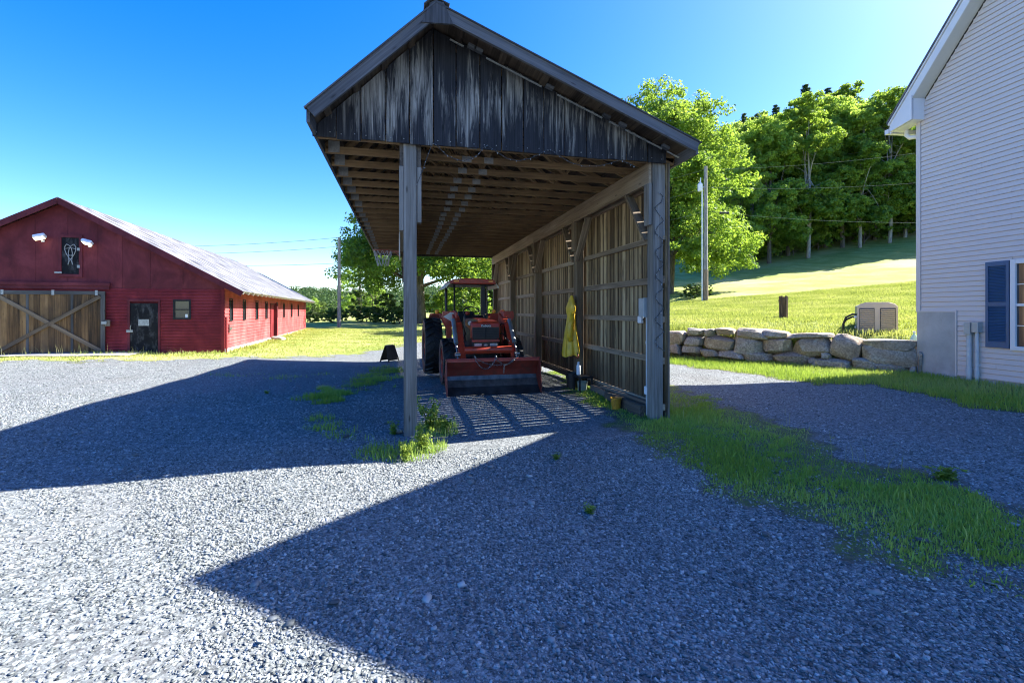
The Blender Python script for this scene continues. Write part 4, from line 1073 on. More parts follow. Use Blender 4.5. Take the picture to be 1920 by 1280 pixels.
# floodlights
for x,z,s in ((-5.72,4.26,-1),(-4.33,4.12,1)):
    m=MB(); m.tube([(x+.05*s*-1+.0,-.02,z-.10),(x,-.10,z-.07),(x,-.14,z)],.018,7); m.box((x,-.02,z-.11),(.08,.04,.08)); fl=m.build('floodlight',M['lampface'],barn,smooth=40)
    h=MB(); rot=Matrix.Rotation(R(-28),3,'X')@Matrix.Rotation(R(18*s),3,'Y') if True else None
    h.box((x,-.20,z+.02),(.34,.20,.13),rot); h.build('lamp_head',M['lampface'],fl,bevel=.03)
    h=MB(); h.box((x,-.215,z-.052),(.28,.15,.02),rot); h.build('lamp_lens',M['litlens'],fl,bevel=.006)
# side wall with windows and door
sw=[(.62,.95),(2.6,2.95),(4.9,5.3),(7.0,7.4),(9.85,10.2),(12.0,12.4),(14.9,15.3),(17.8,18.2)]
SWZ=(1.28,2.12); holes=[(a,b,SWZ[0],SWZ[1]) for a,b in sw]+[(8.25,9.2,0,2.05)]
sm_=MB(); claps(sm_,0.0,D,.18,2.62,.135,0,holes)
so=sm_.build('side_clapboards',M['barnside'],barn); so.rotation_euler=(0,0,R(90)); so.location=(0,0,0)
m=MB(); m.bx(.0,D,.03,.07,-.1,2.6); o=m.build('side_sheathing',M['barnside'],barn); o.rotation_euler=(0,0,R(90))
m=MB(); m.bx(.0,D,-.04,.028,-.25,.175); o=m.build('footing',M['concrete'],barn); o.rotation_euler=(0,0,R(90))
for i,(a,b) in enumerate(sw):
    m=MB(); m.bx(a-.04,a,-.05,.0,SWZ[0]-.04,SWZ[1]+.04); m.bx(b,b+.04,-.05,.0,SWZ[0]-.04,SWZ[1]+.04); m.bx(a+.001,b-.001,-.048,.0,SWZ[0]-.04,SWZ[0]); m.bx(a+.001,b-.001,-.048,.0,SWZ[1],SWZ[1]+.04)
    o=m.build('window',M['darkgrey'],barn); o.rotation_euler=(0,0,R(90))
    m=MB(); m.bx(a,b,.0,.012,SWZ[0],SWZ[1]); m.build('pane',M['glass'],o)
m=MB(); m.bx(8.3,9.15,-.01,.02,.05,2.0); o=m.build('door',M['barnclap'],barn); o.rotation_euler=(0,0,R(90))
m=MB(); m.bx(9.2,9.34,-.19,0,0.05,2.1); m.bx(8.22,8.29,-.06,0,.05,2.0); m.bx(8.22,9.19,-.06,.0,2.0,2.08); m.build('frame',M['barntrim'],o)
m=MB(); m.bx(.02,.14,-.07,-.025,.0,1.42); o=m.build('corner_post',M['barnclap'],barn); o.rotation_euler=(0,0,R(90))
m=MB(); m.beam((.45,-.06,.92),(.85,-.05,.98),.03,.10); m.bx(.42,.50,-.07,-.03,.78,1.12); o=m.build('hinge_strap',M['steel'],barn); o.rotation_euler=(0,0,R(90))
m=MB(); m.bx(-W,0,D-.05,D,-.1,2.5); m.bx(-W,-W+.06,0.03,D-.06,-.1,2.5); m.prism([(-W,2.5),(0,2.5),(0,brz(0)),(AX,AZ-.1),(-W,brz(-W))],.05,(0,D-.05,0)); m.build('rear_walls',M['barnclap'],barn)
# roof
OV=.70
rf=MB(); ez=AZ-SL*(5.13+OV)
for s in (-1,1):
    e=(AX+s*(5.13+OV),ez)
    n=26; L=(D+.9)/n
    for k in range(n):
        y0=-.32+k*L; rf.beam((AX,y0+L/2,AZ+.0),(e[0],y0+L/2,e[1]),L-.004,.03,(0,0,1))
        rf.beam((AX,y0,AZ+.018),(e[0],y0,e[1]+.018),.02,.014,(0,0,1))
rfo=rf.build('roof',M['barnroof'],barn)
m=MB()
for s in (-1,1):
    m.beam((AX,-.335,AZ-.10),(AX+s*(5.13+OV),-.335,ez-.10),.035,.20,(0,0,1))
m.build('rake_board',M['barntrim'],rfo)
m=MB(); 
for k in range(28):
    y=.05+k*.81; m.beam((-.0,y,brz(0)+.0),(OV-.03,y,ez-.065),.05,.10,(0,0,1))
m.build('rafter_tail',M['soffit'],rfo)
# stone step at the side door
o=empty('stone_step',(0,0,0)); bpy.data.objects.remove(o)
c=Matrix.Rotation(BA,3,'Z')@Vector((.55,7.7,0)); 
def boulder(m,c,sz,rot,seedv,rnd=None,seg=16,rings=10,p=.45,amp=.10):
    r=random.Random(seedv); off=Vector((r.uniform(0,90),r.uniform(0,90),r.uniform(0,90)))
    vs=[];fs=[]
    planes=[(Vector((r.gauss(0,1),r.gauss(0,1),r.gauss(0,1))).normalized(),r.uniform(.86,1.12)) for _ in range(16)]
    def pw(v): return math.copysign(abs(v)**p,v)
    for i in range(rings+1):
        t=-math.pi/2+math.pi*i/rings
        for k in range(seg):
            a=2*math.pi*k/seg
            q=Vector((pw(math.cos(t))*pw(math.cos(a)),pw(math.cos(t))*pw(math.sin(a)),pw(math.sin(t))))
            for pn,pd in planes:
                e_=q.dot(pn)-pd
                if e_>0: q=q-pn*e_*.97
            nn=mnoise.noise(q*1.3+off)*amp*1.6+mnoise.noise(q*3.1+off)*amp*.8+mnoise.noise(q*7+off)*amp*.35
            q=q*(1+nn); q=Vector((q.x*sz[0]/2,q.y*sz[1]/2,q.z*sz[2]/2))
            vs.append(Vector(c)+rot@q)
    for i in range(rings):
        for k in range(seg):
            k2=(k+1)%seg; fs.append((i*seg+k,i*seg+k2,(i+1)*seg+k2,(i+1)*seg+k))
    m.add(vs,fs,None,rnd)
p=Vector((BC[0],BC[1],0))+c; g=h1(p.x,p.y)
m=MB(); boulder(m,(0,0,.08),(.9,.6,.30),Matrix.Rotation(R(85),3,'Z'),5,.2); o=m.build('stone_step',M['rock'],None,(p.x,p.y,g),smooth=35)
tag(o,'flat pale boulder lying at the side door of the red barn','stone')
# concrete apron before the barn front
m=MB(); vs=[];n=40
for k in range(n+1):
    x=-13+(-2.6+13)*k/n
    for yy in (-1.25,-.06):
        q=Matrix.Rotation(BA,3,'Z')@Vector((x,yy,0))+Vector((BC[0],BC[1],0)); vs.append((q.x,q.y,h1(q.x,q.y)+.035))
m.add(vs,[(2*k,2*k+2,2*k+3,2*k+1) for k in range(n)])
tag(m.build('pavement',M['apron']),'narrow pale concrete apron along the barn front',kind='structure')

# ------------------------------------------------------------ lavender house (local: +x along gable wall towards camera, +y inwards)
HA=math.atan2(-.9923,-.1236); HC=(11.92,8.79)
house=tag(empty('house',(HC[0],HC[1],0),HA),'tall lavender grey clapboard house with blue shutters','house')
HW=8.8; HD=9.0; SK=1.14; HAP=HW/2; HEZ=6.30   # wall/soffit line at x=0
def hrz(x): return HEZ+SK*(HAP-abs(x-HAP))
BZ=1.54   # bottom of upper siding at the corner panel
m=MB(); ch=.1065; z=BZ
WINX=(1.945,3.0,.78,2.56)  # window opening
def lap(m,x0,x1,z0,h):
    z0+=.011; h-=.011
    vs=[(x0,-.020,z0),(x1,-.020,z0),(x1,-.006,z0+h),(x0,-.006,z0+h),(x0,.01,z0),(x1,.01,z0),(x1,.01,z0+h),(x0,.01,z0+h)]
    m.add(vs,[(0,1,2,3),(5,4,7,6),(4,0,3,7),(1,5,6,2),(3,2,6,7),(4,5,1,0)],[(v[0],v[2],v[1]) for v in vs])
def lapx(m,x0,x1,z0,h):
    if z0+h/2>WINX[2] and z0+h/2<WINX[3] and x1>WINX[0]:
        if x0<WINX[0]: lap(m,x0,WINX[0],z0,h)
        lap(m,WINX[1],x1,z0,h)
    else:
        q=jr.uniform(.5,3.4)
        if x1-x0>q+.6: lap(m,x0,x0+q-.0015,z0,h); lap(m,x0+q+.0015,x1,z0+.0015,h)
        else: lap(m,x0,x1,z0,h)
jr=random.Random(5)
while z<hrz(HAP)-.1:
    x0=.0; x1=HW
    if z>HEZ-.05:
        d=(z+ch-HEZ)/SK; x0=max(0,d); x1=HW-max(0,d)
    if x1-x0>.05: lapx(m,x0+(.09 if x0==0 else 0),x1,z,ch-.0005)
    z+=ch
z=BZ-ch
while z>.10:
    lapx(m,.92,HW,z,ch-.0005); z-=ch
m.build('siding',M['siding'],house)
m=MB(); m.bx(0,HW,.011,.2,-.4,HEZ); m.prism([(0,HEZ+.001),(HW,HEZ+.001),(HAP,hrz(HAP)-.02)],.19,(0,.011,0)); m.bx(.0,HW,HD-.1,HD,-.4,HEZ); m.bx(0.02,.2,.201,HD-.11,-.4,HEZ); m.bx(HW-.2,HW-.02,.201,HD-.11,-.4,HEZ); m.build('wall',M['siding'],house)
m=MB(); m.bx(-.012,.09,-.03,-.0165,BZ-.005,HEZ+.0); m.bx(-.012,.0,-.0164,.09,BZ-.005,HEZ); m.build('corner_trim',M['siding'],house)
m=MB(); m.bx(.005,.885,-.028,.0105,-.3,BZ-.012); m.bx(.885,HW,-.004,.0105,-.3,.155); m.build('foundation',M['concrete'],house)
m=MB(); m.bx(.887,.915,-.034,-.003,.12,BZ+.03); m.bx(-.01,.886,-.034,-.0165,BZ-.011,BZ+.012); m.bx(.916,HW,-.026,-.0045,.155,.18); m.build('trim_strip',M['siding'],house)
# rake + soffit + return box
OVX=.31
for s in (1,-1):
    fx=lambda x: x if s>0 else HW-x
    def pr(mm,poly,e,y):
        pl=[(fx(a),b) for a,b in poly]; mm.prism(pl if s>0 else pl[::-1],e,(0,y,0))
    tipx=-.42; tz=HEZ+SK*tipx
    m=MB(); pr(m,[(tipx,tz+.06),(HAP,hrz(HAP)+.06),(HAP,hrz(HAP)+.30),(tipx,tz+.30)],.022,-OVX); m.build('rake_board',M['trimwhite'],house)
    m=MB(); pr(m,[(tipx-.03,tz+.295),(HAP,hrz(HAP)+.325),(HAP,hrz(HAP)+.36),(tipx-.03,tz+.33)],.05,-OVX-.03); m.build('drip_edge',M['trimwhite'],house)
    m=MB(); pr(m,[(.16,hrz(.16)+.035),(HAP,hrz(HAP)+.035),(HAP,hrz(HAP)+.055),(.16,hrz(.16)+.055)],OVX-.005,-OVX+.003); m.build('soffit',M['soffit'],house)
    m=MB(); pr(m,[(tipx+.02,tz+.02+.12),(tipx+.02,HEZ-.36+.0),(.17,HEZ-.27),(.17,hrz(.17)+.03)],OVX+.024-.03,-OVX-.006+.03) ; pr(m,[(tipx+.02,tz+.24),(tipx+.02,HEZ-.36),(.17,HEZ-.27),(.17,hrz(.17)+.1)],.028,-OVX-.03); m.build('cornice_return',M['trimwhite'],house)
    m=MB(); 
    a=fx(tipx-.06); 
    m.beam((fx(-.5),-OVX-.01,tz+.16),(fx(-.5),HD+.3,tz+.16),.11,.11,(0,0,1)); m.build('gutter',M['trimwhite'],house)
    m=MB(); pr(m,[(tipx-.06,tz+.331),(HAP,hrz(HAP)+.361),(HAP,hrz(HAP)+.42),(tipx-.06,tz+.39)],HD+.7,-OVX-.035); m.build('roof',M['shingle'],house)
m=MB(); m.tube([(-.30,.02,HEZ-.30),(-.30,.02,HEZ-.46),(-.22,.03,HEZ-.55),(-.10,.05,HEZ-.57),(-.04,.10,HEZ-.62),(-.04,.3,HEZ-1.2)],.05,12); m.build('downspout',M['downspout'],house,smooth=50)
# window and shutters
a,b,c,d=WINX
wn=MB(); wn.bx(a-.0,a+.09,-.05,.03,c,d); wn.bx(b-.09,b,-.05,.03,c,d); wn.bx(a+.0905,b-.0905,-.048,.03,d-.09,d); wn.bx(a+.0905,b-.0905,-.06,.03,c,c+.08)
wo=wn.build('window',M['trimwhite'],house,bevel=.004)
m=MB(); mid=(c+d)/2
m.bx(a+.091,b-.091,-.03,.005,mid-.025,mid+.025)
for k in (1,2): m.bx(a+.09+(b-a-.18)*k/3-.008,a+.09+(b-a-.18)*k/3+.008,-.02,-.008,c+.081,d-.091)
for q in ((c+.08+mid)/2,(d-.09+mid)/2): m.bx(a+.091,b-.091,-.019,-.009,q-.008,q+.008)
m.build('muntin',M['trimwhite'],wo)
m=MB(); m.bx(a+.06,b-.06,-.006,.004,c+.05,d-.06); m.build('pane',M['glass'],wo)
for x0,x1 in ((a-.44,a-.02),(b+.02,b+.44)):
    z0,z1=c+.03,d-.01
    m=MB(); m.bx(x0,x0+.05,-.05,-.018,z0,z1); m.bx(x1-.05,x1,-.05,-.018,z0,z1); m.bx(x0+.0505,x1-.0505,-.05,-.018,z0,z0+.12); m.bx(x0+.0505,x1-.0505,-.05,-.018,z1-.09,z1); m.bx(x0+.0505,x1-.0505,-.049,-.018,(z0+z1)/2-.03,(z0+z1)/2+.05)
    m.bx(x0+.05,x1-.05,-.022,-.018,z0+.1,z1-.08)
    for lo,hi in ((z0+.125,(z0+z1)/2-.035),((z0+z1)/2+.055,z1-.095)):
        n=int((hi-lo)/.03)
        for k in range(n):
            zc=lo+(hi-lo)*(k+.5)/n; m.beam((x0+.051,-.034,zc),(x1-.051,-.034,zc),.006,.034,(0,.7,.7))
    m.build('shutter',M['shutter'],house)
# conduits with grey meter boxes
for x,r_,zt in ((1.21,.045,1.07),(1.365,.032,1.12)):
    m=MB(); m.tube([(x,-.07,-.1),(x,-.07,zt)],r_,14); m.tube([(x,-.07,.18),(x,-.07,.34)],r_*1.25,14); m.bx(x-.02,x+.02,-.04,-.012,.40,.43)
    o=m.build('service_pipe',M['pvc'],house,smooth=40)
    m=MB(); m.bx(x-.065,x+.065,-.13,-.017,zt-.02,zt+.24 if r_>.035 else zt+.2); m.build('junction_box',M['greybox'],o,bevel=.006)
# ------------------------------------------------------------ boulder retaining wall
def wallpt(px,py):
    u=(px-960)/FPX; dx,dy=(u*CT+ST),(CT-u*ST)   # per unit fwd
    # WC + s*(-.573,.82) = f*(dx,dy)
    A=np.array([[dx,.573],[dy,-.82]]); f,s=np.linalg.solve(A,np.array(WC)-np.array(WN)*.05)
    return s,EYE+(HORY-py)/FPX*f
rw=tag(empty('retaining_wall',(WC[0],WC[1],0)),'low dry stacked boulder retaining wall holding back the lawn','retaining wall')
stones=[(5,135,240,335),(135,270,220,272),(270,348,222,275),(350,500,213,266),(490,740,222,292),(700,900,236,292),(880,1200,252,292),
(135,262,270,340),(250,495,268,382),(485,700,286,406),(695,915,284,402),(915,1205,284,428),(1196,1442,276,447),(1436,1852,298,376),(1420,1850,356,492),
(0,105,334,412),(105,252,334,412),(248,392,374,432),(385,567,380,438),(558,767,398,464),(763,1052,393,484),(1058,1367,438,516),(1368,1562,436,524),(1528,1782,482,545),(1040,1105,432,474),(1138,1205,392,450),(1778,1845,496,545),(1846,1886,392,552),
(-130,5,238,300),(-130,0,300,410),(-300,-130,230,330),(-300,-130,330,410),(-480,-300,235,410)]
for i,(a,b,c,d) in enumerate(stones):
    X0=1250+a/3.918; X1=1250+b/3.918; Y0=560+c/3.918; Y1=560+d/3.918
    s0,z0=wallpt((X0+X1)/2,Y1); s1,z1=wallpt((X0+X1)/2,Y0); sa,_=wallpt(X0,Y0); sb,_=wallpt(X1,Y0)
    wd=abs(sa-sb)*1.05; ht=(z1-z0)*1.08; 
    cpos=Vector((-.573*s0,.82*s0,(z0+z1)/2))+Vector((WN[0],WN[1],0))*.12
    rot=Matrix.Rotation(math.atan2(.82,-.573),3,'Z')@Matrix.Rotation(R(random.Random(i).uniform(-3,3)+(-7 if i==5 else 0)),3,'Y')
    if i==12: rot=rot@Matrix.Rotation(R(-20),3,'Y')
    m=MB(); boulder(m,(0,0,0),(wd,.62,ht),rot,i+3,random.Random(i*7).random(),30,21,random.Random(i*3).uniform(.20,.30),.055)
    m.build('boulder',M['rock'],rw,cpos,smooth=38)
# dark soil behind the joints is the terrain step itself
# ------------------------------------------------------------ generator
gpz=at(1645,12.75); gz=h1(gpz.x,gpz.y)
gn=tag(empty('generator',(gpz.x,gpz.y,gz-.02),-TH-R(33)),'tan standby generator with louvred end beside the house corner','generator'); gn.scale=(1.22,1.22,1.22)
w2=.36
m=MB(); m.prism([(-w2,.05),(w2,.05),(w2,.60),(w2-.05,.66),(w2-.16,.70),(-w2+.16,.70),(-w2+.05,.66),(-w2,.60)],.03,(0,0,0)); eo=m.build('end_panel',M['tan'],gn,bevel=.01)
m=MB()
for sx in (-1,1):
    for k in range(11):
        z=.10+k*.043; m.beam((sx*.06,-.012,z),(sx*(w2-.05),-.012,z),.022,.026,(0,-.5,.86))
m.build('louvre',M['tan'],eo)
m=MB()
for sx in (-1,1): m.bx(min(sx*.05,sx*(w2-.04)),max(sx*.05,sx*(w2-.04)),-.004,-.001,.08,.57)
m.build('louvre_backing',M['darkgrey'],eo)
m=MB(); m.bx(-w2+.01,w2-.01,.031,1.05,.05,.585); m.build('body',M['olive'],gn,bevel=.01)
m=MB(); m.prism([(-w2,.59),(w2,.59),(w2-.02,.62),(w2-.16,.69),(-w2+.16,.69),(-w2+.02,.62)],1.05,(0,.032,0)); m.build('lid',M['olive'],gn,bevel=.008)
m=MB(); m.bx(-w2-.05,w2+.05,-.05,1.12,-.05,.045); m.build('base',M['concrete'],gn)
m=MB()
for q,(zz,yy) in enumerate(((.42,.15),(.36,.22))): m.tube([(-w2,yy,zz),(-w2-.08,yy,zz+.01),(-w2-.2,yy+.02+.05*q,zz-.06),(-w2-.25,yy+.05,.2),(-w2-.25,yy+.05,-.02)],.022,8)
m.build('hose',M['black'],gn,smooth=50)
m=MB(); m.bx(-w2-.05,-w2+.005,.10,.24,.34,.40); m.bx(-w2-.03,-w2+.005,.3,.36,.10,.16); m.build('fitting',M['lampface'],gn,bevel=.01)
# dead stump post on the lawn
p=at(1469,17.3); g=h1(p.x,p.y)
m=MB(); random.seed(3)
pts=[(0,0,-.1),(.01,0,.25),(-.01,.01,.55),(.0,0,.80)]; m.tube(pts,[.14,.12,.115,.125],14)
for k in range(10):
    a=k*.7; m.beam((.11*math.cos(a),.11*math.sin(a),-.05),(.12*math.cos(a),.12*math.sin(a),.76+.09*random.random()),.06,.05,(math.cos(a),math.sin(a),0))
m.box((-.13,0,.66),(.1,.1,.07))
tag(m.build('tree_stump',M['stump'],None,(p.x,p.y,g)),'rotting brown stump post standing alone on the lawn','stump')
# plastic bottle at the house corner, on the top of the boulder wall
s,_=wallpt(1716,640); q=Vector((WC[0]-.573*s,WC[1]+.82*s))+Vector((WN[0],WN[1]))*.35
o=tag(empty('plastic_jug',(q.x-.05,q.y,h1(q.x,q.y)+.02)),'pale green jug on the boulder wall beside the house corner','jug')
mm=NT('green_jug_plastic'); n=mm.noise(mm.obj(),9,3); M['jug']=mm.fin(mm.mix(n,(.25,.5,.36),(.5,.66,.56)),.25)
m=MB(); m.lathe([(0,0),(.07,0),(.08,.02),(.08,.16),(.05,.24),(.025,.28),(.025,.32),(0,.32)],seg=18); m.build('body',M['jug'],o,smooth=40)
m=MB(); m.lathe([(0,.32),(.03,.32),(.03,.35),(0,.35)],seg=12); m.build('cap',M['white'],o,smooth=40)
# ------------------------------------------------------------ trees
def leaf_mesh(name,C,Rr,per,size,mat,seedv,flat=.35,droop=0,aspect=.62):
    """leaf-sized faces in clumps; C centres (n,3), Rr radii (n,)"""
    r=np.random.default_rng(seedv); n=len(C)
    per=np.maximum((per*(Rr/Rr.mean())**1.6).astype(int),4); idx=np.repeat(np.arange(n),per); N=len(idx)
    d=r.normal(0,1,(N,3)); d/=np.linalg.norm(d,axis=1,keepdims=True)
    rad=r.uniform(0,1,N)**.45
    P=C[idx]+d*(Rr[idx]*rad)[:,None]*np.array([1,1,.62])
    nrm=d*.7+r.normal(0,.55,(N,3))+np.array([0,0,flat]); nrm/=np.linalg.norm(nrm,axis=1,keepdims=True)
    t=np.cross(nrm,r.normal(0,1,(N,3))); t/=np.linalg.norm(t,axis=1,keepdims=True)+1e-9; b=np.cross(nrm,t)
    s=size*r.uniform(.6,1.35,N)[:,None]
    V=np.empty((N,4,3)); V[:,0]=P-t*s*.5; V[:,1]=P+b*s*.5*aspect+nrm*s*.08; V[:,2]=P+t*s*.55; V[:,3]=P-b*s*.5*aspect+nrm*s*.08
    V[:,:,2]-=droop*rad[:,None]*Rr[idx][:,None]
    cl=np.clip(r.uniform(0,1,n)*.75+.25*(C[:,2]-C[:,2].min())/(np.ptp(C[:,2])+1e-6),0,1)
    return np_mesh(name,V.reshape(-1,3),np.arange(4*N),np.full(N,4),mat,(('cl',np.repeat(cl[idx],4)),('rnd',np.repeat(r.uniform(0,1,N),4))))
def limb(m,a,b,r0,r1,bend,rr,n=5,seg=7):
    a=Vector(a);b=Vector(b);P=[];off=Vector((rr.uniform(-1,1),rr.uniform(-1,1),rr.uniform(-.2,.6)))*bend
    for i in range(n+1):
        t=i/n; P.append(a.lerp(b,t)+off*math.sin(math.pi*t))
    m.tube(P,[r0+(r1-r0)*i/n for i in range(n+1)],seg,caps=False)
    return P
def broadleaf(h,crown_r,crown_base,n,per,size,leafmat,barkmat,seedv,trunk_r,lobes=7,forks=1,squash=1.0):
    """returns trunk mesh, crown mesh"""
    rr=random.Random(seedv); r=np.random.default_rng(seedv)
    cz=(h+crown_base)/2; rz=(h-crown_base)/2
    lob=[]
    for k in range(lobes):
        a=2*math.pi*k/lobes+rr.uniform(-.4,.4); e=rr.uniform(-.75,.95)
        rad=crown_r*math.sqrt(max(0.05,1-e*e*.9))*rr.uniform(.50,.66)
        lob.append((rad*math.cos(a),rad*math.sin(a),cz+e*rz*.72,crown_r*rr.uniform(.36,.54)*squash))
    for k in range(lobes):
        a=2*math.pi*(k+.5)/lobes; q=rr.uniform(.5,.75)*crown_r; rl=crown_r*rr.uniform(.28,.4); lob.append((q*math.cos(a),q*math.sin(a),crown_base+rl*.8+rr.uniform(0,.25)*rz,rl))
    lob.append((0,0,cz+rz*.5,crown_r*.5*squash)); lob.append((rr.uniform(-.3,.3)*crown_r,0,cz+rz*.78,crown_r*.33*squash))
    if squash>1: lob+= [(.4*crown_r,.1*crown_r,cz+rz*.62,crown_r*.4),(-.42*crown_r,0,cz+rz*.55,crown_r*.42),(0,-.4*crown_r,cz+rz*.5,crown_r*.42),(0,0,cz-.1*rz,crown_r*.6)]
    C=[];Rr=[]
    w=np.array([l[3]**2 for l in lob]); w/=w.sum()
    for l,k in zip(lob,(w*n).astype(int)+1):
        d=r.normal(0,1,(k,3)); d/=np.linalg.norm(d,axis=1,keepdims=True)
        q=np.array(l[:3])+d*(l[3]*r.uniform(.35,1.04,k)**.6)[:,None]*np.array([1,1,.85])
        C.append(q); Rr.append(r.uniform(.055,.125,k)*crown_r*1.25)
    C=np.concatenate(C);Rr=np.concatenate(Rr)
    k=C[:,2]>crown_base*.75; C,Rr=C[k],Rr[k]
    cm=leaf_mesh('crown',C,Rr,per,size,leafmat,seedv+1)
    m=MB(); top=Vector((rr.uniform(-.3,.3),rr.uniform(-.3,.3),cz+rz*.45))
    P=limb(m,(0,0,-.4),top,trunk_r*1.25,trunk_r*.28,.35,rr,8,10)
    for l in lob:
        s=P[rr.randint(2,5)]; e=Vector(l[:3]); Q=limb(m,s,s.lerp(e,.92),trunk_r*rr.uniform(.3,.5),trunk_r*.09,.5,rr,5,6)
        for t in range(5):
            j=rr.randint(2,5); c=C[rr.randrange(len(C))]
            dd=Vector((rr.uniform(-1,1),rr.uniform(-1,1),rr.uniform(-.2,1))).normalized()*l[3]*.8
            limb(m,Q[j],Q[j]+dd,trunk_r*.09,trunk_r*.03,.2,rr,3,4)
    return m.mesh('trunk',barkmat,True),cm
def conifer(h,rad,base,seedv,per=26,size=.34):
    rr=random.Random(seedv); r=np.random.default_rng(seedv); C=[];Rr=[]
    m=MB(); m.tube([(0,0,-.4),(0,0,h*.5),(0,0,h)],[h*.016,h*.009,.02],8,caps=False)
    z=base
    while z<h-.1:
        f=(h-z)/(h-base); L=rad*(f**.8)*rr.uniform(.8,1.1)+.15; nb=7 if f>.3 else 5
        for k in range(nb):
            a=rr.uniform(0,6.283); dr=rr.uniform(.12,.3)
            m.tube([(0,0,z),(math.cos(a)*L,math.sin(a)*L,z-dr*L)],[.035,.01],4,caps=False)
            for q in range(max(2,int(L/.42))):
                t=(q+1)/max(2,int(L/.42)); C.append((math.cos(a)*L*t,math.sin(a)*L*t,z-dr*L*t)); Rr.append(.20+.16*L*(1-.4*t)*.7)
        z+=.42+.25*f
    return m.mesh('trunk',M['bark'],True),leaf_mesh('crown',np.array(C),np.array(Rr),per,size,M['needle'],seedv,flat=.7,droop=.3,aspect=.35)
def plant(name,meshes,x,y,rz=0,sc=1.0,label='',cat='tree',group=None,z=None,sz=None):
    t=empty(name,(x,y,h1(x,y)-.05 if z is None else z),rz); t.scale=(sc,sc,sz or sc)
    link('trunk' if cat!='bush' else 'stem',meshes[0],t); link('crown' if cat!='bush' else 'foliage',meshes[1],t)
    return tag(t,label,cat,group)
# big maple on the right, behind the front corner of the shed
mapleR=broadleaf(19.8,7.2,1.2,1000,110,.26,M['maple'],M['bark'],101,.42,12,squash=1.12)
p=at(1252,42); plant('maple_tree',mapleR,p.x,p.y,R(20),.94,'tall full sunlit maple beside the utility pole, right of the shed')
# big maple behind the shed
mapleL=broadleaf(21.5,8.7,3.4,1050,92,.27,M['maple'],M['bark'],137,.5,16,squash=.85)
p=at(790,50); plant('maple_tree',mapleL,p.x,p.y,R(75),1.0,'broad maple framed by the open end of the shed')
# woodland prototypes
wood_p=[broadleaf(19,5.0,2.2,560,60,.30,M['woodleaf'],M['bark'],201+7*k,.22,7) for k in range(3)]
wood_p.append(broadleaf(17,4.3,2.6,480,58,.30,M['woodleaf'],M['barkpale'],240,.17,6)); wood_p.append(broadleaf(21,4.5,3.0,500,58,.30,M['maple'],M['barkpale'],251,.19,6))
con_p=[conifer(20,4.2,2.5,301,40,.42),conifer(22,3.8,3.5,307,40,.42)]
kinds=['leafy green tree in the wood edge, rounded crown','leafy green tree in the wood edge, loose crown','leafy green tree in the wood edge, broad crown','slim pale barked tree in the wood edge','tall yellow green tree with pale trunk in the wood edge']
rr=random.Random(77)
GRP='trees of the wood on the hillside'
row=[(1372,57),(1408,60),(1442,57.5),(1478,61),(1515,57),(1548,62),(1580,60),(1612,58),(1640,61),(1668,57.5),(1697,59),(1728,57),(1762,58)]
words=['first from the maple','second from the maple','third from the maple','fourth from the maple','fifth from the maple','sixth from the maple','seventh from the maple','at the dark gap','just right of the dark gap','third from the house','second from the house','nearest the house eave','partly behind the house corner']
for i,(px,f) in enumerate(row):
    p=at(px,f); k=[0,3,1,2,4,0,1,3,2,4,3,0,1][i]
    plant('woodland_tree',wood_p[k],p.x,p.y,rr.uniform(0,6.28),rr.uniform(.86,1.04),['rounded leafy tree','loose crowned leafy tree','broad leafy tree','slim pale barked tree','tall yellow green tree'][k]+' in the front row of the wood, '+words[i],'tree',GRP)
for i in range(17):
    px=1350+i*27+rr.uniform(-6,6); f=rr.uniform(66,72); p=at(px,f); k=rr.choice([0,1,2,0,4])
    plant('woodland_tree',wood_p[k],p.x,p.y,rr.uniform(0,6.28),rr.uniform(.92,1.08),'leafy tree showing over the front row of the hillside wood','tree',GRP)
for i in range(14):
    px=1345+i*34+rr.uniform(-8,8); f=rr.uniform(78,86); p=at(px,f); k=rr.choice([0,1,2])
    plant('woodland_tree',wood_p[k],p.x,p.y,rr.uniform(0,6.28),rr.uniform(.95,1.1),'leafy tree deep inside the hillside wood','tree',GRP)
cl=['spiky dark conifer top left of the two pines in the wood','dark conifer rising above the middle of the wood','dark feathery pine standing highest above the wood','small dark pine top right of the feathery pine','dark conifer tip near the maple side of the wood']
for i,(px,f,s,k) in enumerate(((1420,73,1.03,0),(1455,75,.98,1),(1510,70,1.16,0),(1552,73,1.02,1),(1395,76,.97,1))):
    p=at(px,f); plant('pine_tree',con_p[k],p.x,p.y,rr.uniform(0,6.28),s,cl[i],'tree','pines in the hillside wood')
# trees that shade the upper lawn, standing beyond the house
for i,(x,y) in enumerate(((68,45),(72,42),(78,46),(66,51),(84,48))):
    plant('woodland_tree',wood_p[i%5],x,y,rr.uniform(0,6.28),rr.uniform(.92,1.05),'wood edge tree standing behind the house','tree',GRP)
# understorey at the wood edge
bush_p=[]
for k,(hh,rd) in enumerate(((2.6,1.7),(3.4,1.9),(1.7,1.5))):
    bush_p.append(broadleaf(hh,rd,.15,90,42,.17,M['bushleaf'],M['bark'],401+k*5,.06,6))
dark_b=[broadleaf(3.0,2.0,.2,80,42,.22,M['woodleaf'],M['bark'],431+k*3,.06,6) for k in range(2)]
for i in range(30):
    px=1345+i*14+rr.uniform(-5,5); p=at(px,rr.uniform(59,66))
    plant('bush',dark_b[i%2],p.x,p.y,rr.uniform(0,6.28),rr.uniform(.8,1.5),'dark undergrowth bush among the trunks of the wood','bush','undergrowth of the wood')
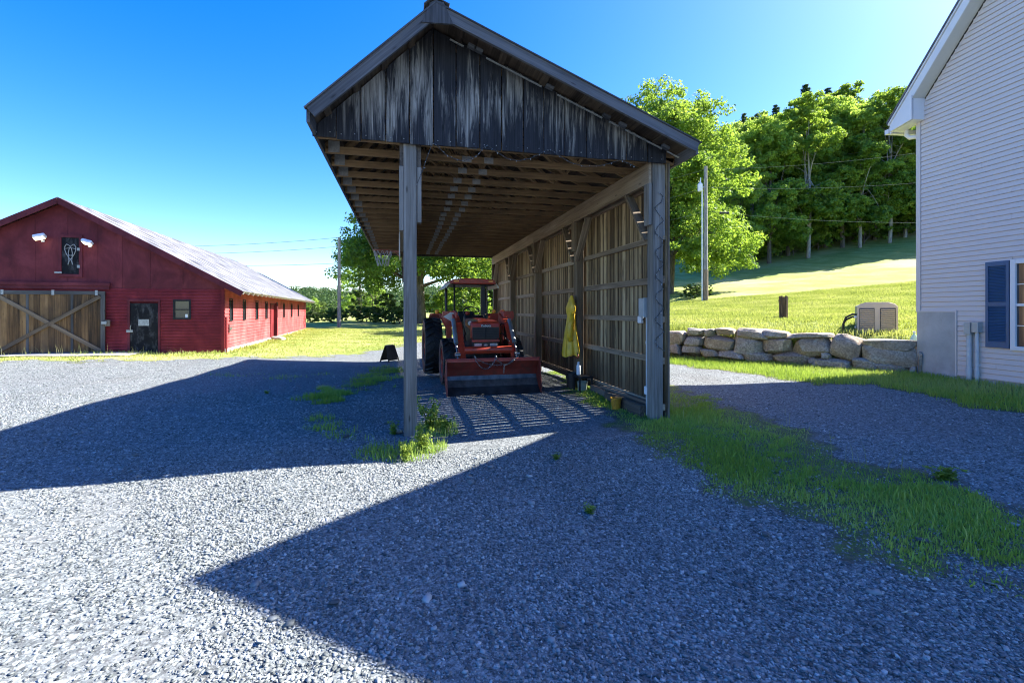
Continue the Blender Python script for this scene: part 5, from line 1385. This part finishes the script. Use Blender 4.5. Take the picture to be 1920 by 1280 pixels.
# forest behind the shed (seen below its roof) and by the left pole
far=[(905,57,con_p[0],.62,'dark spruce right of the broad maple behind the tractor canopy'),(922,60,con_p[1],.66,'dark spruce close to the far end of the shed wall'),(880,60,con_p[0],.45,'short dark spruce behind the tractor roof post'),(936,66,con_p[1],.8,'tall dark spruce half hidden by the far shed post')]
for px,f,me,s,lb in far:
    p=at(px,f); plant('spruce_tree',me,p.x,p.y,rr.uniform(0,6.28),s,lb,'tree','spruces behind the shed')
young=broadleaf(4.4,2.0,.9,110,44,.20,M['maple'],M['barkpale'],455,.06,6)
p=at(873,46); plant('young_tree',young,p.x,p.y,0,1,'young bright green tree seen through the tractor canopy frame')
for px,f,s in ((838,52,1.1),(856,54,1.0),(893,53,.9)):
    p=at(px,f); plant('bush',dark_b[0],p.x,p.y,rr.uniform(0,6.28),s*1.3,'dark bush below the broad maple behind the tractor','bush','dark bushes behind the tractor')
mid=broadleaf(9.5,3.3,1.0,190,46,.24,M['woodleaf'],M['bark'],463,.16,7)
p=at(672,66); plant('leafy_tree',mid,p.x,p.y,.6,1.0,'rounded green tree right of the left utility pole')
p=at(703,58); plant('leafy_tree',mid,p.x,p.y,2.6,.62,'smaller green tree between the rounded tree and the shed post')
p=at(590,70); plant('leafy_tree',mid,p.x,p.y,4.1,.36,'low bushy tree behind the far end of the barn')
bl=['bush at the far barn corner','bush left of the left utility pole','bush at the foot of the left utility pole','pale bush right of the left utility pole','pale spreading bush left of the shed post','bush low behind the sandwich board','bush beside the leafless end of the barn row','bush between pole and rounded tree']
for i,(px,f,s,k) in enumerate(((582,54,.9,0),(606,58,.72,1),(626,52,.9,2),(668,55,1.1,1),(722,52,1.25,0),(752,50,1.0,2),(560,60,.7,1),(690,54,1.0,2))):
    p=at(px,f); plant('bush',bush_p[k],p.x,p.y,rr.uniform(0,6.28),s,bl[i],'bush','bushes at the end of the field')
for i in range(4):
    px=540+i*36+rr.uniform(-9,9); p=at(px,rr.uniform(80,96)); plant('leafy_tree',mid,p.x,p.y,rr.uniform(0,6.28),rr.uniform(.17,.24),'distant field edge tree in front of the wooded hill','tree','trees at the far field edge')
p=at(1300,36); plant('bush',bush_p[2],p.x,p.y,1,.62,'low shrub on the lawn right of the maple trunk')
p=at(1318,37.5); plant('bush',bush_p[2],p.x,p.y,3,.5,'small low shrub behind the utility pole foot')
# ------------------------------------------------------------ far wooded hill
def hillmesh():
    A=np.linspace(R(-62),R(30),120); V=[];F=[]
    rads=[330,380,440,500,560,620]
    prof=[0,.16,.45,.75,.95,1.0]
    for a in A:
        hmax=17+3*math.sin(a*9+1)+3*math.sin(a*23)+ (8 if a<R(-20) else 0)
        for r_,q in zip(rads,prof): V.append((math.sin(a)*r_,math.cos(a)*r_,-1+hmax*q+1.5*math.sin(a*60+r_)))
    n=len(rads)
    for i in range(len(A)-1):
        for k in range(n-1): F+= [i*n+k,(i+1)*n+k,(i+1)*n+k+1,i*n+k+1]
    return np.array(V),F,n
V,F,n=hillmesh()
mh=NT('hill_forest_floor'); q=mh.noise(mh.pos(),.08,5,.7); M['hill']=mh.fin(mh.ramp(q,((.35,(.02,.04,.015)),(.65,(.05,.085,.03)))),.95)
tag(link('hills',np_mesh('hills',V,F,np.full(len(F)//4,4),M['hill'],(),True)),'low far hill beyond the field',kind='structure')
r=np.random.default_rng(91); N=9000
a=r.uniform(R(-50),R(8),N); t=r.uniform(0,1,N)
rads=np.array([330,380,440,500,560,620]); prof=np.array([0,.16,.45,.75,.95,1.0])
rad=330+290*t; hm=17+3*np.sin(a*9+1)+3*np.sin(a*23)+np.where(a<R(-20),8,0); zz=-1+hm*np.interp(rad,rads,prof)
# crowns as many small leaf clumps, conifers as narrow cones of clumps
C=[];Rr=[]
con=r.uniform(0,1,N)<.6; hh=np.where(con,r.uniform(8,13,N),r.uniform(6,9,N))
for lv,fr,rc,rb in ((0,.25,2.0,2.6),(1,.5,1.6,2.6),(2,.78,1.0,1.9),(3,.97,.45,.8)):
    C.append(np.stack([np.sin(a)*rad,np.cos(a)*rad,zz+hh*fr],1)); Rr.append(np.where(con,rc,rb))
M['farleaf']=leaf('far_wood_leaves',((0.1,(.022,.06,.022)),(.5,(.05,.10,.032)),(.9,(.10,.16,.05))),.35,(.2,.32,.08))
fm=leaf_mesh('treeline',np.concatenate(C),np.concatenate(Rr),11,1.5,M['farleaf'],92,flat=.5,aspect=.8)
tag(link('treeline',fm),'dense far wood covering the low hill','wood',kind='stuff')
# ------------------------------------------------------------ weeds and stalks
def weed_tuft(h,n,leaves,seedv):
    rr_=random.Random(seedv); m=MB(); C=[]
    for k in range(n):
        a=rr_.uniform(0,6.28); L=h*rr_.uniform(.55,1); o=rr_.uniform(.05,.5)*h
        P=[Vector((rr_.uniform(-.04,.04),rr_.uniform(-.04,.04),-.02)),Vector((math.cos(a)*o*.4,math.sin(a)*o*.4,L*.5)),Vector((math.cos(a)*o,math.sin(a)*o,L))]
        m.tube(P,[.005,.004,.002],4,caps=False)
        for q in range(leaves):
            t=rr_.uniform(.15,1); c=P[0].lerp(P[1],t*2) if t<.5 else P[1].lerp(P[2],t*2-1); C.append((c.x+rr_.uniform(-.04,.04),c.y+rr_.uniform(-.04,.04),c.z))
    C=np.array(C); return m.mesh('stem',M['weed'],True),leaf_mesh('foliage',C,np.full(len(C),.045*h/.4),4,.06*h/.4,M['weed'],seedv,flat=.6,aspect=.35)
wt=[weed_tuft(.45,14,10,501),weed_tuft(.30,12,8,502),weed_tuft(.55,9,6,503)]
WG='weeds around the front left shed post'
wl=['tall leafy weed right of the front left shed post','bright yellow green weed in front of the front left post','low weed at the sunlit edge before the left post','small weed at the left side of the left post','weed sprig right of the tall leafy weed']
for i,(px,py,k,s) in enumerate(((806,806,2,.9),(792,846,1,1.0),(760,862,1,.7),(738,815,1,.6),(832,812,0,.6))):
    p=gp(px,py); t=empty('weed',(p.x,p.y,h1(p.x,p.y)),random.uniform(0,6)); t.scale=(s,s,s); link('stem',wt[k][0],t); link('foliage',wt[k][1],t); tag(t,wl[i],'weed',WG)
for i,(px,py,lb) in enumerate(((500,735,'tiny weed alone in the shaded gravel left of the weed strip'),(1044,862,'small lone weed in the gravel before the bucket'),(1106,958,'small lone weed in the shaded foreground gravel'),(1770,908,'dark low weed clump at the right edge of the grass verge'))):
    p=gp(px,py); t=empty('weed',(p.x,p.y,h1(p.x,p.y)),i); t.scale=(.5,.5,.22) if i<3 else (1.2,1.2,.4); link('stem',wt[1][0],t); link('foliage',wt[1][1],t); tag(t,lb,'weed')
# dry grass stalks in the verge and by the barn
m=[]; xs_,ys_,hs_=[],[],[]
r=np.random.default_rng(95)
for px,py in ((1545,850),(1560,860),(1612,878),(1600,870),(1585,868),(1625,868),(1480,800),(1475,802),(1510,830),(1350,790),(1400,850),(1395,880),(1690,890),(1660,900),(1335,770),(1365,800),(1280,790),(1310,800)):
    p=gp(px,py,.03); xs_.append(p.x);ys_.append(p.y);hs_.append(r.uniform(.16,.34))
for k in range(60):
    q=Matrix.Rotation(BA,3,'Z')@Vector((r.uniform(-8,0),r.uniform(-1.0,-.2),0)); xs_.append(BC[0]+q.x);ys_.append(BC[1]+q.y);hs_.append(r.uniform(.15,.5))
for k in range(40):
    s_=r.uniform(.6,6); xs_.append(WC[0]-.573*s_-.5*r.uniform(.6,1.6));ys_.append(WC[1]+.82*s_-.3);hs_.append(r.uniform(.12,.32))
blades('dry_grass',np.array(xs_),np.array(ys_),np.array(hs_),.007,M['straw'],'scattered dry seeded grass stalks',.3,97)
# pale flat stones lying loose
for i,(px,py,s,lb) in enumerate(((627,1138,.055,'pale flat slate piece in the shaded foreground gravel'),(648,822,.09,'flat grey stone among the weeds left of the post'),(1728,1036,.07,'pale stone lying at the front edge of the grass verge'),(746,812,.13,'grey stone at the foot of the front left post'),(1435,1008,.06,'flat slate piece at the gravel side of the verge'))):
    p=gp(px,py); m=MB(); boulder(m,(0,0,s*.12),(s,s*.7,s*.35),Matrix.Rotation(i,3,'Z'),60+i,.1 if i!=3 else .3,10,6,.5,.1); tag(m.build('loose_stone',M['stone'] if i!=3 else M['rock'],None,(p.x,p.y,h1(p.x,p.y)+.012),smooth=30),lb,'stone')
# ------------------------------------------------------------ utility poles and wires
p=at(1323,33); g=h1(p.x,p.y); HT=hz(312,33)-g
up=tag(empty('utility_pole',(p.x,p.y,g)),'grey utility pole with a transformer can, standing on the lawn right of the shed','utility pole')
m=MB(); m.tube([(0,0,-.5),(0,0,HT*.25),(0,0,HT)],[.17,.155,.11],14); m.build('pole',M['pole'],up,smooth=40)
m=MB(); m.tube([(0,0,.05),(0,0,2.2)],[.174,.168],14,caps=False); m.build('weathered_base',M['poletan'],up,smooth=40)
m=MB(); m.tube([(-.24*CT,.24*ST,0.0),(-.24*CT,.24*ST,HT-1.6)],.05,10); m.build('riser_conduit',M['lampface'],up,smooth=40)
m=MB(); zc=HT-1.75; m.lathe([(0,zc),(.16,zc),(.17,zc+.05),(.17,zc+.5),(.10,zc+.58),(0,zc+.6)],(-.38*CT,.38*ST,0),'z',16); m.tube([(-.38*CT,.38*ST,zc+.55),(-.34*CT,.34*ST,zc+.95)],[.05,.03],8); m.tube([(-.3*CT,.3*ST,zc+.3),(0,0,zc+.3)],.03,6); m.build('transformer',M['lampface'],up,smooth=35)
pr_=(p.x,p.y,g)
p2=at(636,42.5); g2=h1(p2.x,p2.y); H2=hz(445,42.5)-g2
lp=tag(empty('utility_pole',(p2.x,p2.y,g2)),'plain slim utility pole at the field end between barn and shed','utility pole')
m=MB(); m.tube([(0,0,-.5),(0,0,H2)],[.17,.12],12); m.build('pole',M['pole'],lp,smooth=40)
m=MB()
for z in (H2-.15,H2-.95,H2-2.45): m.tube([(0,-.1,z),(0,-.2,z),(0,-.2,z+.12)],.035,7)
m.build('insulator',M['greybox'],lp)
def wire(a,b,sag,label,rad=.012):
    a=Vector(a);b=Vector(b); m=MB(); m.tube([a.lerp(b,i/20)-Vector((0,0,sag*4*(i/20)*(1-i/20)))-a for i in range(21)],rad,5)
    return tag(m.build('power_line',M['wirelight'],None,a,smooth=True),label,'power line','overhead power lines')
L2=(p2.x,p2.y)
for k,(dz,py_) in enumerate(((.15,462),(.95,476),(2.45,496))):
    q=at(330,43); z=hz(py_,1)*0+EYE+(HORY-py_)/FPX*43
    wire((L2[0],L2[1]-.2,g2+H2-dz+.1),(q.x,q.y,z),.15,['topmost power line from the left pole towards the barn roof','middle power line from the left pole towards the barn roof','lowest power line from the left pole towards the barn roof'][k],.016)
for k,(dz,pyr,f,pxr) in enumerate(((.2,285,24,1730),(1.45,345,24,1730),(3.1,425,24,1730))):
    q=at(1790,f); z=EYE+(HORY-pyr)/FPX*f
    wire((pr_[0],pr_[1],pr_[2]+HT-dz),(q.x,q.y,z+.2),.25,['uppermost power line from the lawn pole towards the house','second power line from the lawn pole towards the house','lowest power line from the lawn pole towards the house'][k],.0055)
    q=at(1190,40); z=EYE+(HORY-(350+k*38))/FPX*40
    wire((pr_[0],pr_[1],pr_[2]+HT-dz),(q.x,q.y,z),.1,['uppermost power line from the lawn pole towards the shed','second power line from the lawn pole towards the shed','lowest power line from the lawn pole towards the shed'][k],.009)
q=at(1790,24); q=Vector((pr_[0],pr_[1],pr_[2]+HT-3.1)).lerp(Vector((q.x,q.y,EYE+(HORY-425)/FPX*24+.2)),.10); z=q.z-.09
m=MB(); m.tube([(-.28,0,0),(.28,0,0)],.07,10); m.tube([(-.30,0,0),(-.22,0,0)],.09,10); m.tube([(.22,0,0),(.30,0,0)],.09,10)
tag(m.build('cable_splice',M['black'],None,(q.x,q.y,z),rotz=-TH),'black splice case hanging on the wire right of the lawn pole','cable splice')
# ------------------------------------------------------------ light, sky, camera
SUN_EL=R(43.5); SUN_AZ=R(83.4)     # azimuth from +Y towards +X
w=bpy.data.worlds.new('World'); sc.world=w; w.use_nodes=True
nt=w.node_tree; bgn=nt.nodes['Background']
sky=nt.nodes.new('ShaderNodeTexSky'); sky.sky_type='NISHITA'; sky.sun_disc=False
sky.sun_elevation=SUN_EL; sky.sun_rotation=SUN_AZ; sky.altitude=250; sky.air_density=1.0; sky.dust_density=.95; sky.ozone_density=3.0
hs=nt.nodes.new('ShaderNodeHueSaturation'); hs.inputs['Saturation'].default_value=1.45; hs.inputs['Hue'].default_value=.516
nt.links.new(sky.outputs[0],hs.inputs['Color']); nt.links.new(hs.outputs[0],bgn.inputs[0]); bgn.inputs[1].default_value=.066
sd_=bpy.data.lights.new('sun','SUN'); sd_.energy=3.4; sd_.angle=R(.3); sd_.color=(1,.95,.86)
so_=bpy.data.objects.new('sun',sd_); COL.objects.link(so_)
dv=Vector((math.sin(SUN_AZ)*math.cos(SUN_EL),math.cos(SUN_AZ)*math.cos(SUN_EL),math.sin(SUN_EL)))
so_.rotation_euler=dv.to_track_quat('Z','Y').to_euler(); so_.location=(30,0,40)
cam=bpy.data.cameras.new('camera'); co_=bpy.data.objects.new('camera',cam); COL.objects.link(co_)
co_.location=(0,0,EYE); co_.rotation_euler=(R(90),0,-TH)
cam.sensor_width=36; cam.lens=FPX/1920*36; cam.shift_y=-(640-HORY)/1920; cam.clip_end=3000; cam.clip_start=.05
sc.camera=co_
sc.view_settings.view_transform='Standard'; sc.view_settings.look='None'; sc.view_settings.gamma=1; sc.view_settings.exposure=2.6
c=sc.cycles; c.max_bounces=8; c.diffuse_bounces=4; c.glossy_bounces=3; c.transmission_bounces=4; c.transparent_max_bounces=6; c.use_denoising=True; c.filter_width=1.1; c.denoiser='OPENIMAGEDENOISE'; c.sample_clamp_indirect=8; c.caustics_reflective=False; c.caustics_refractive=False
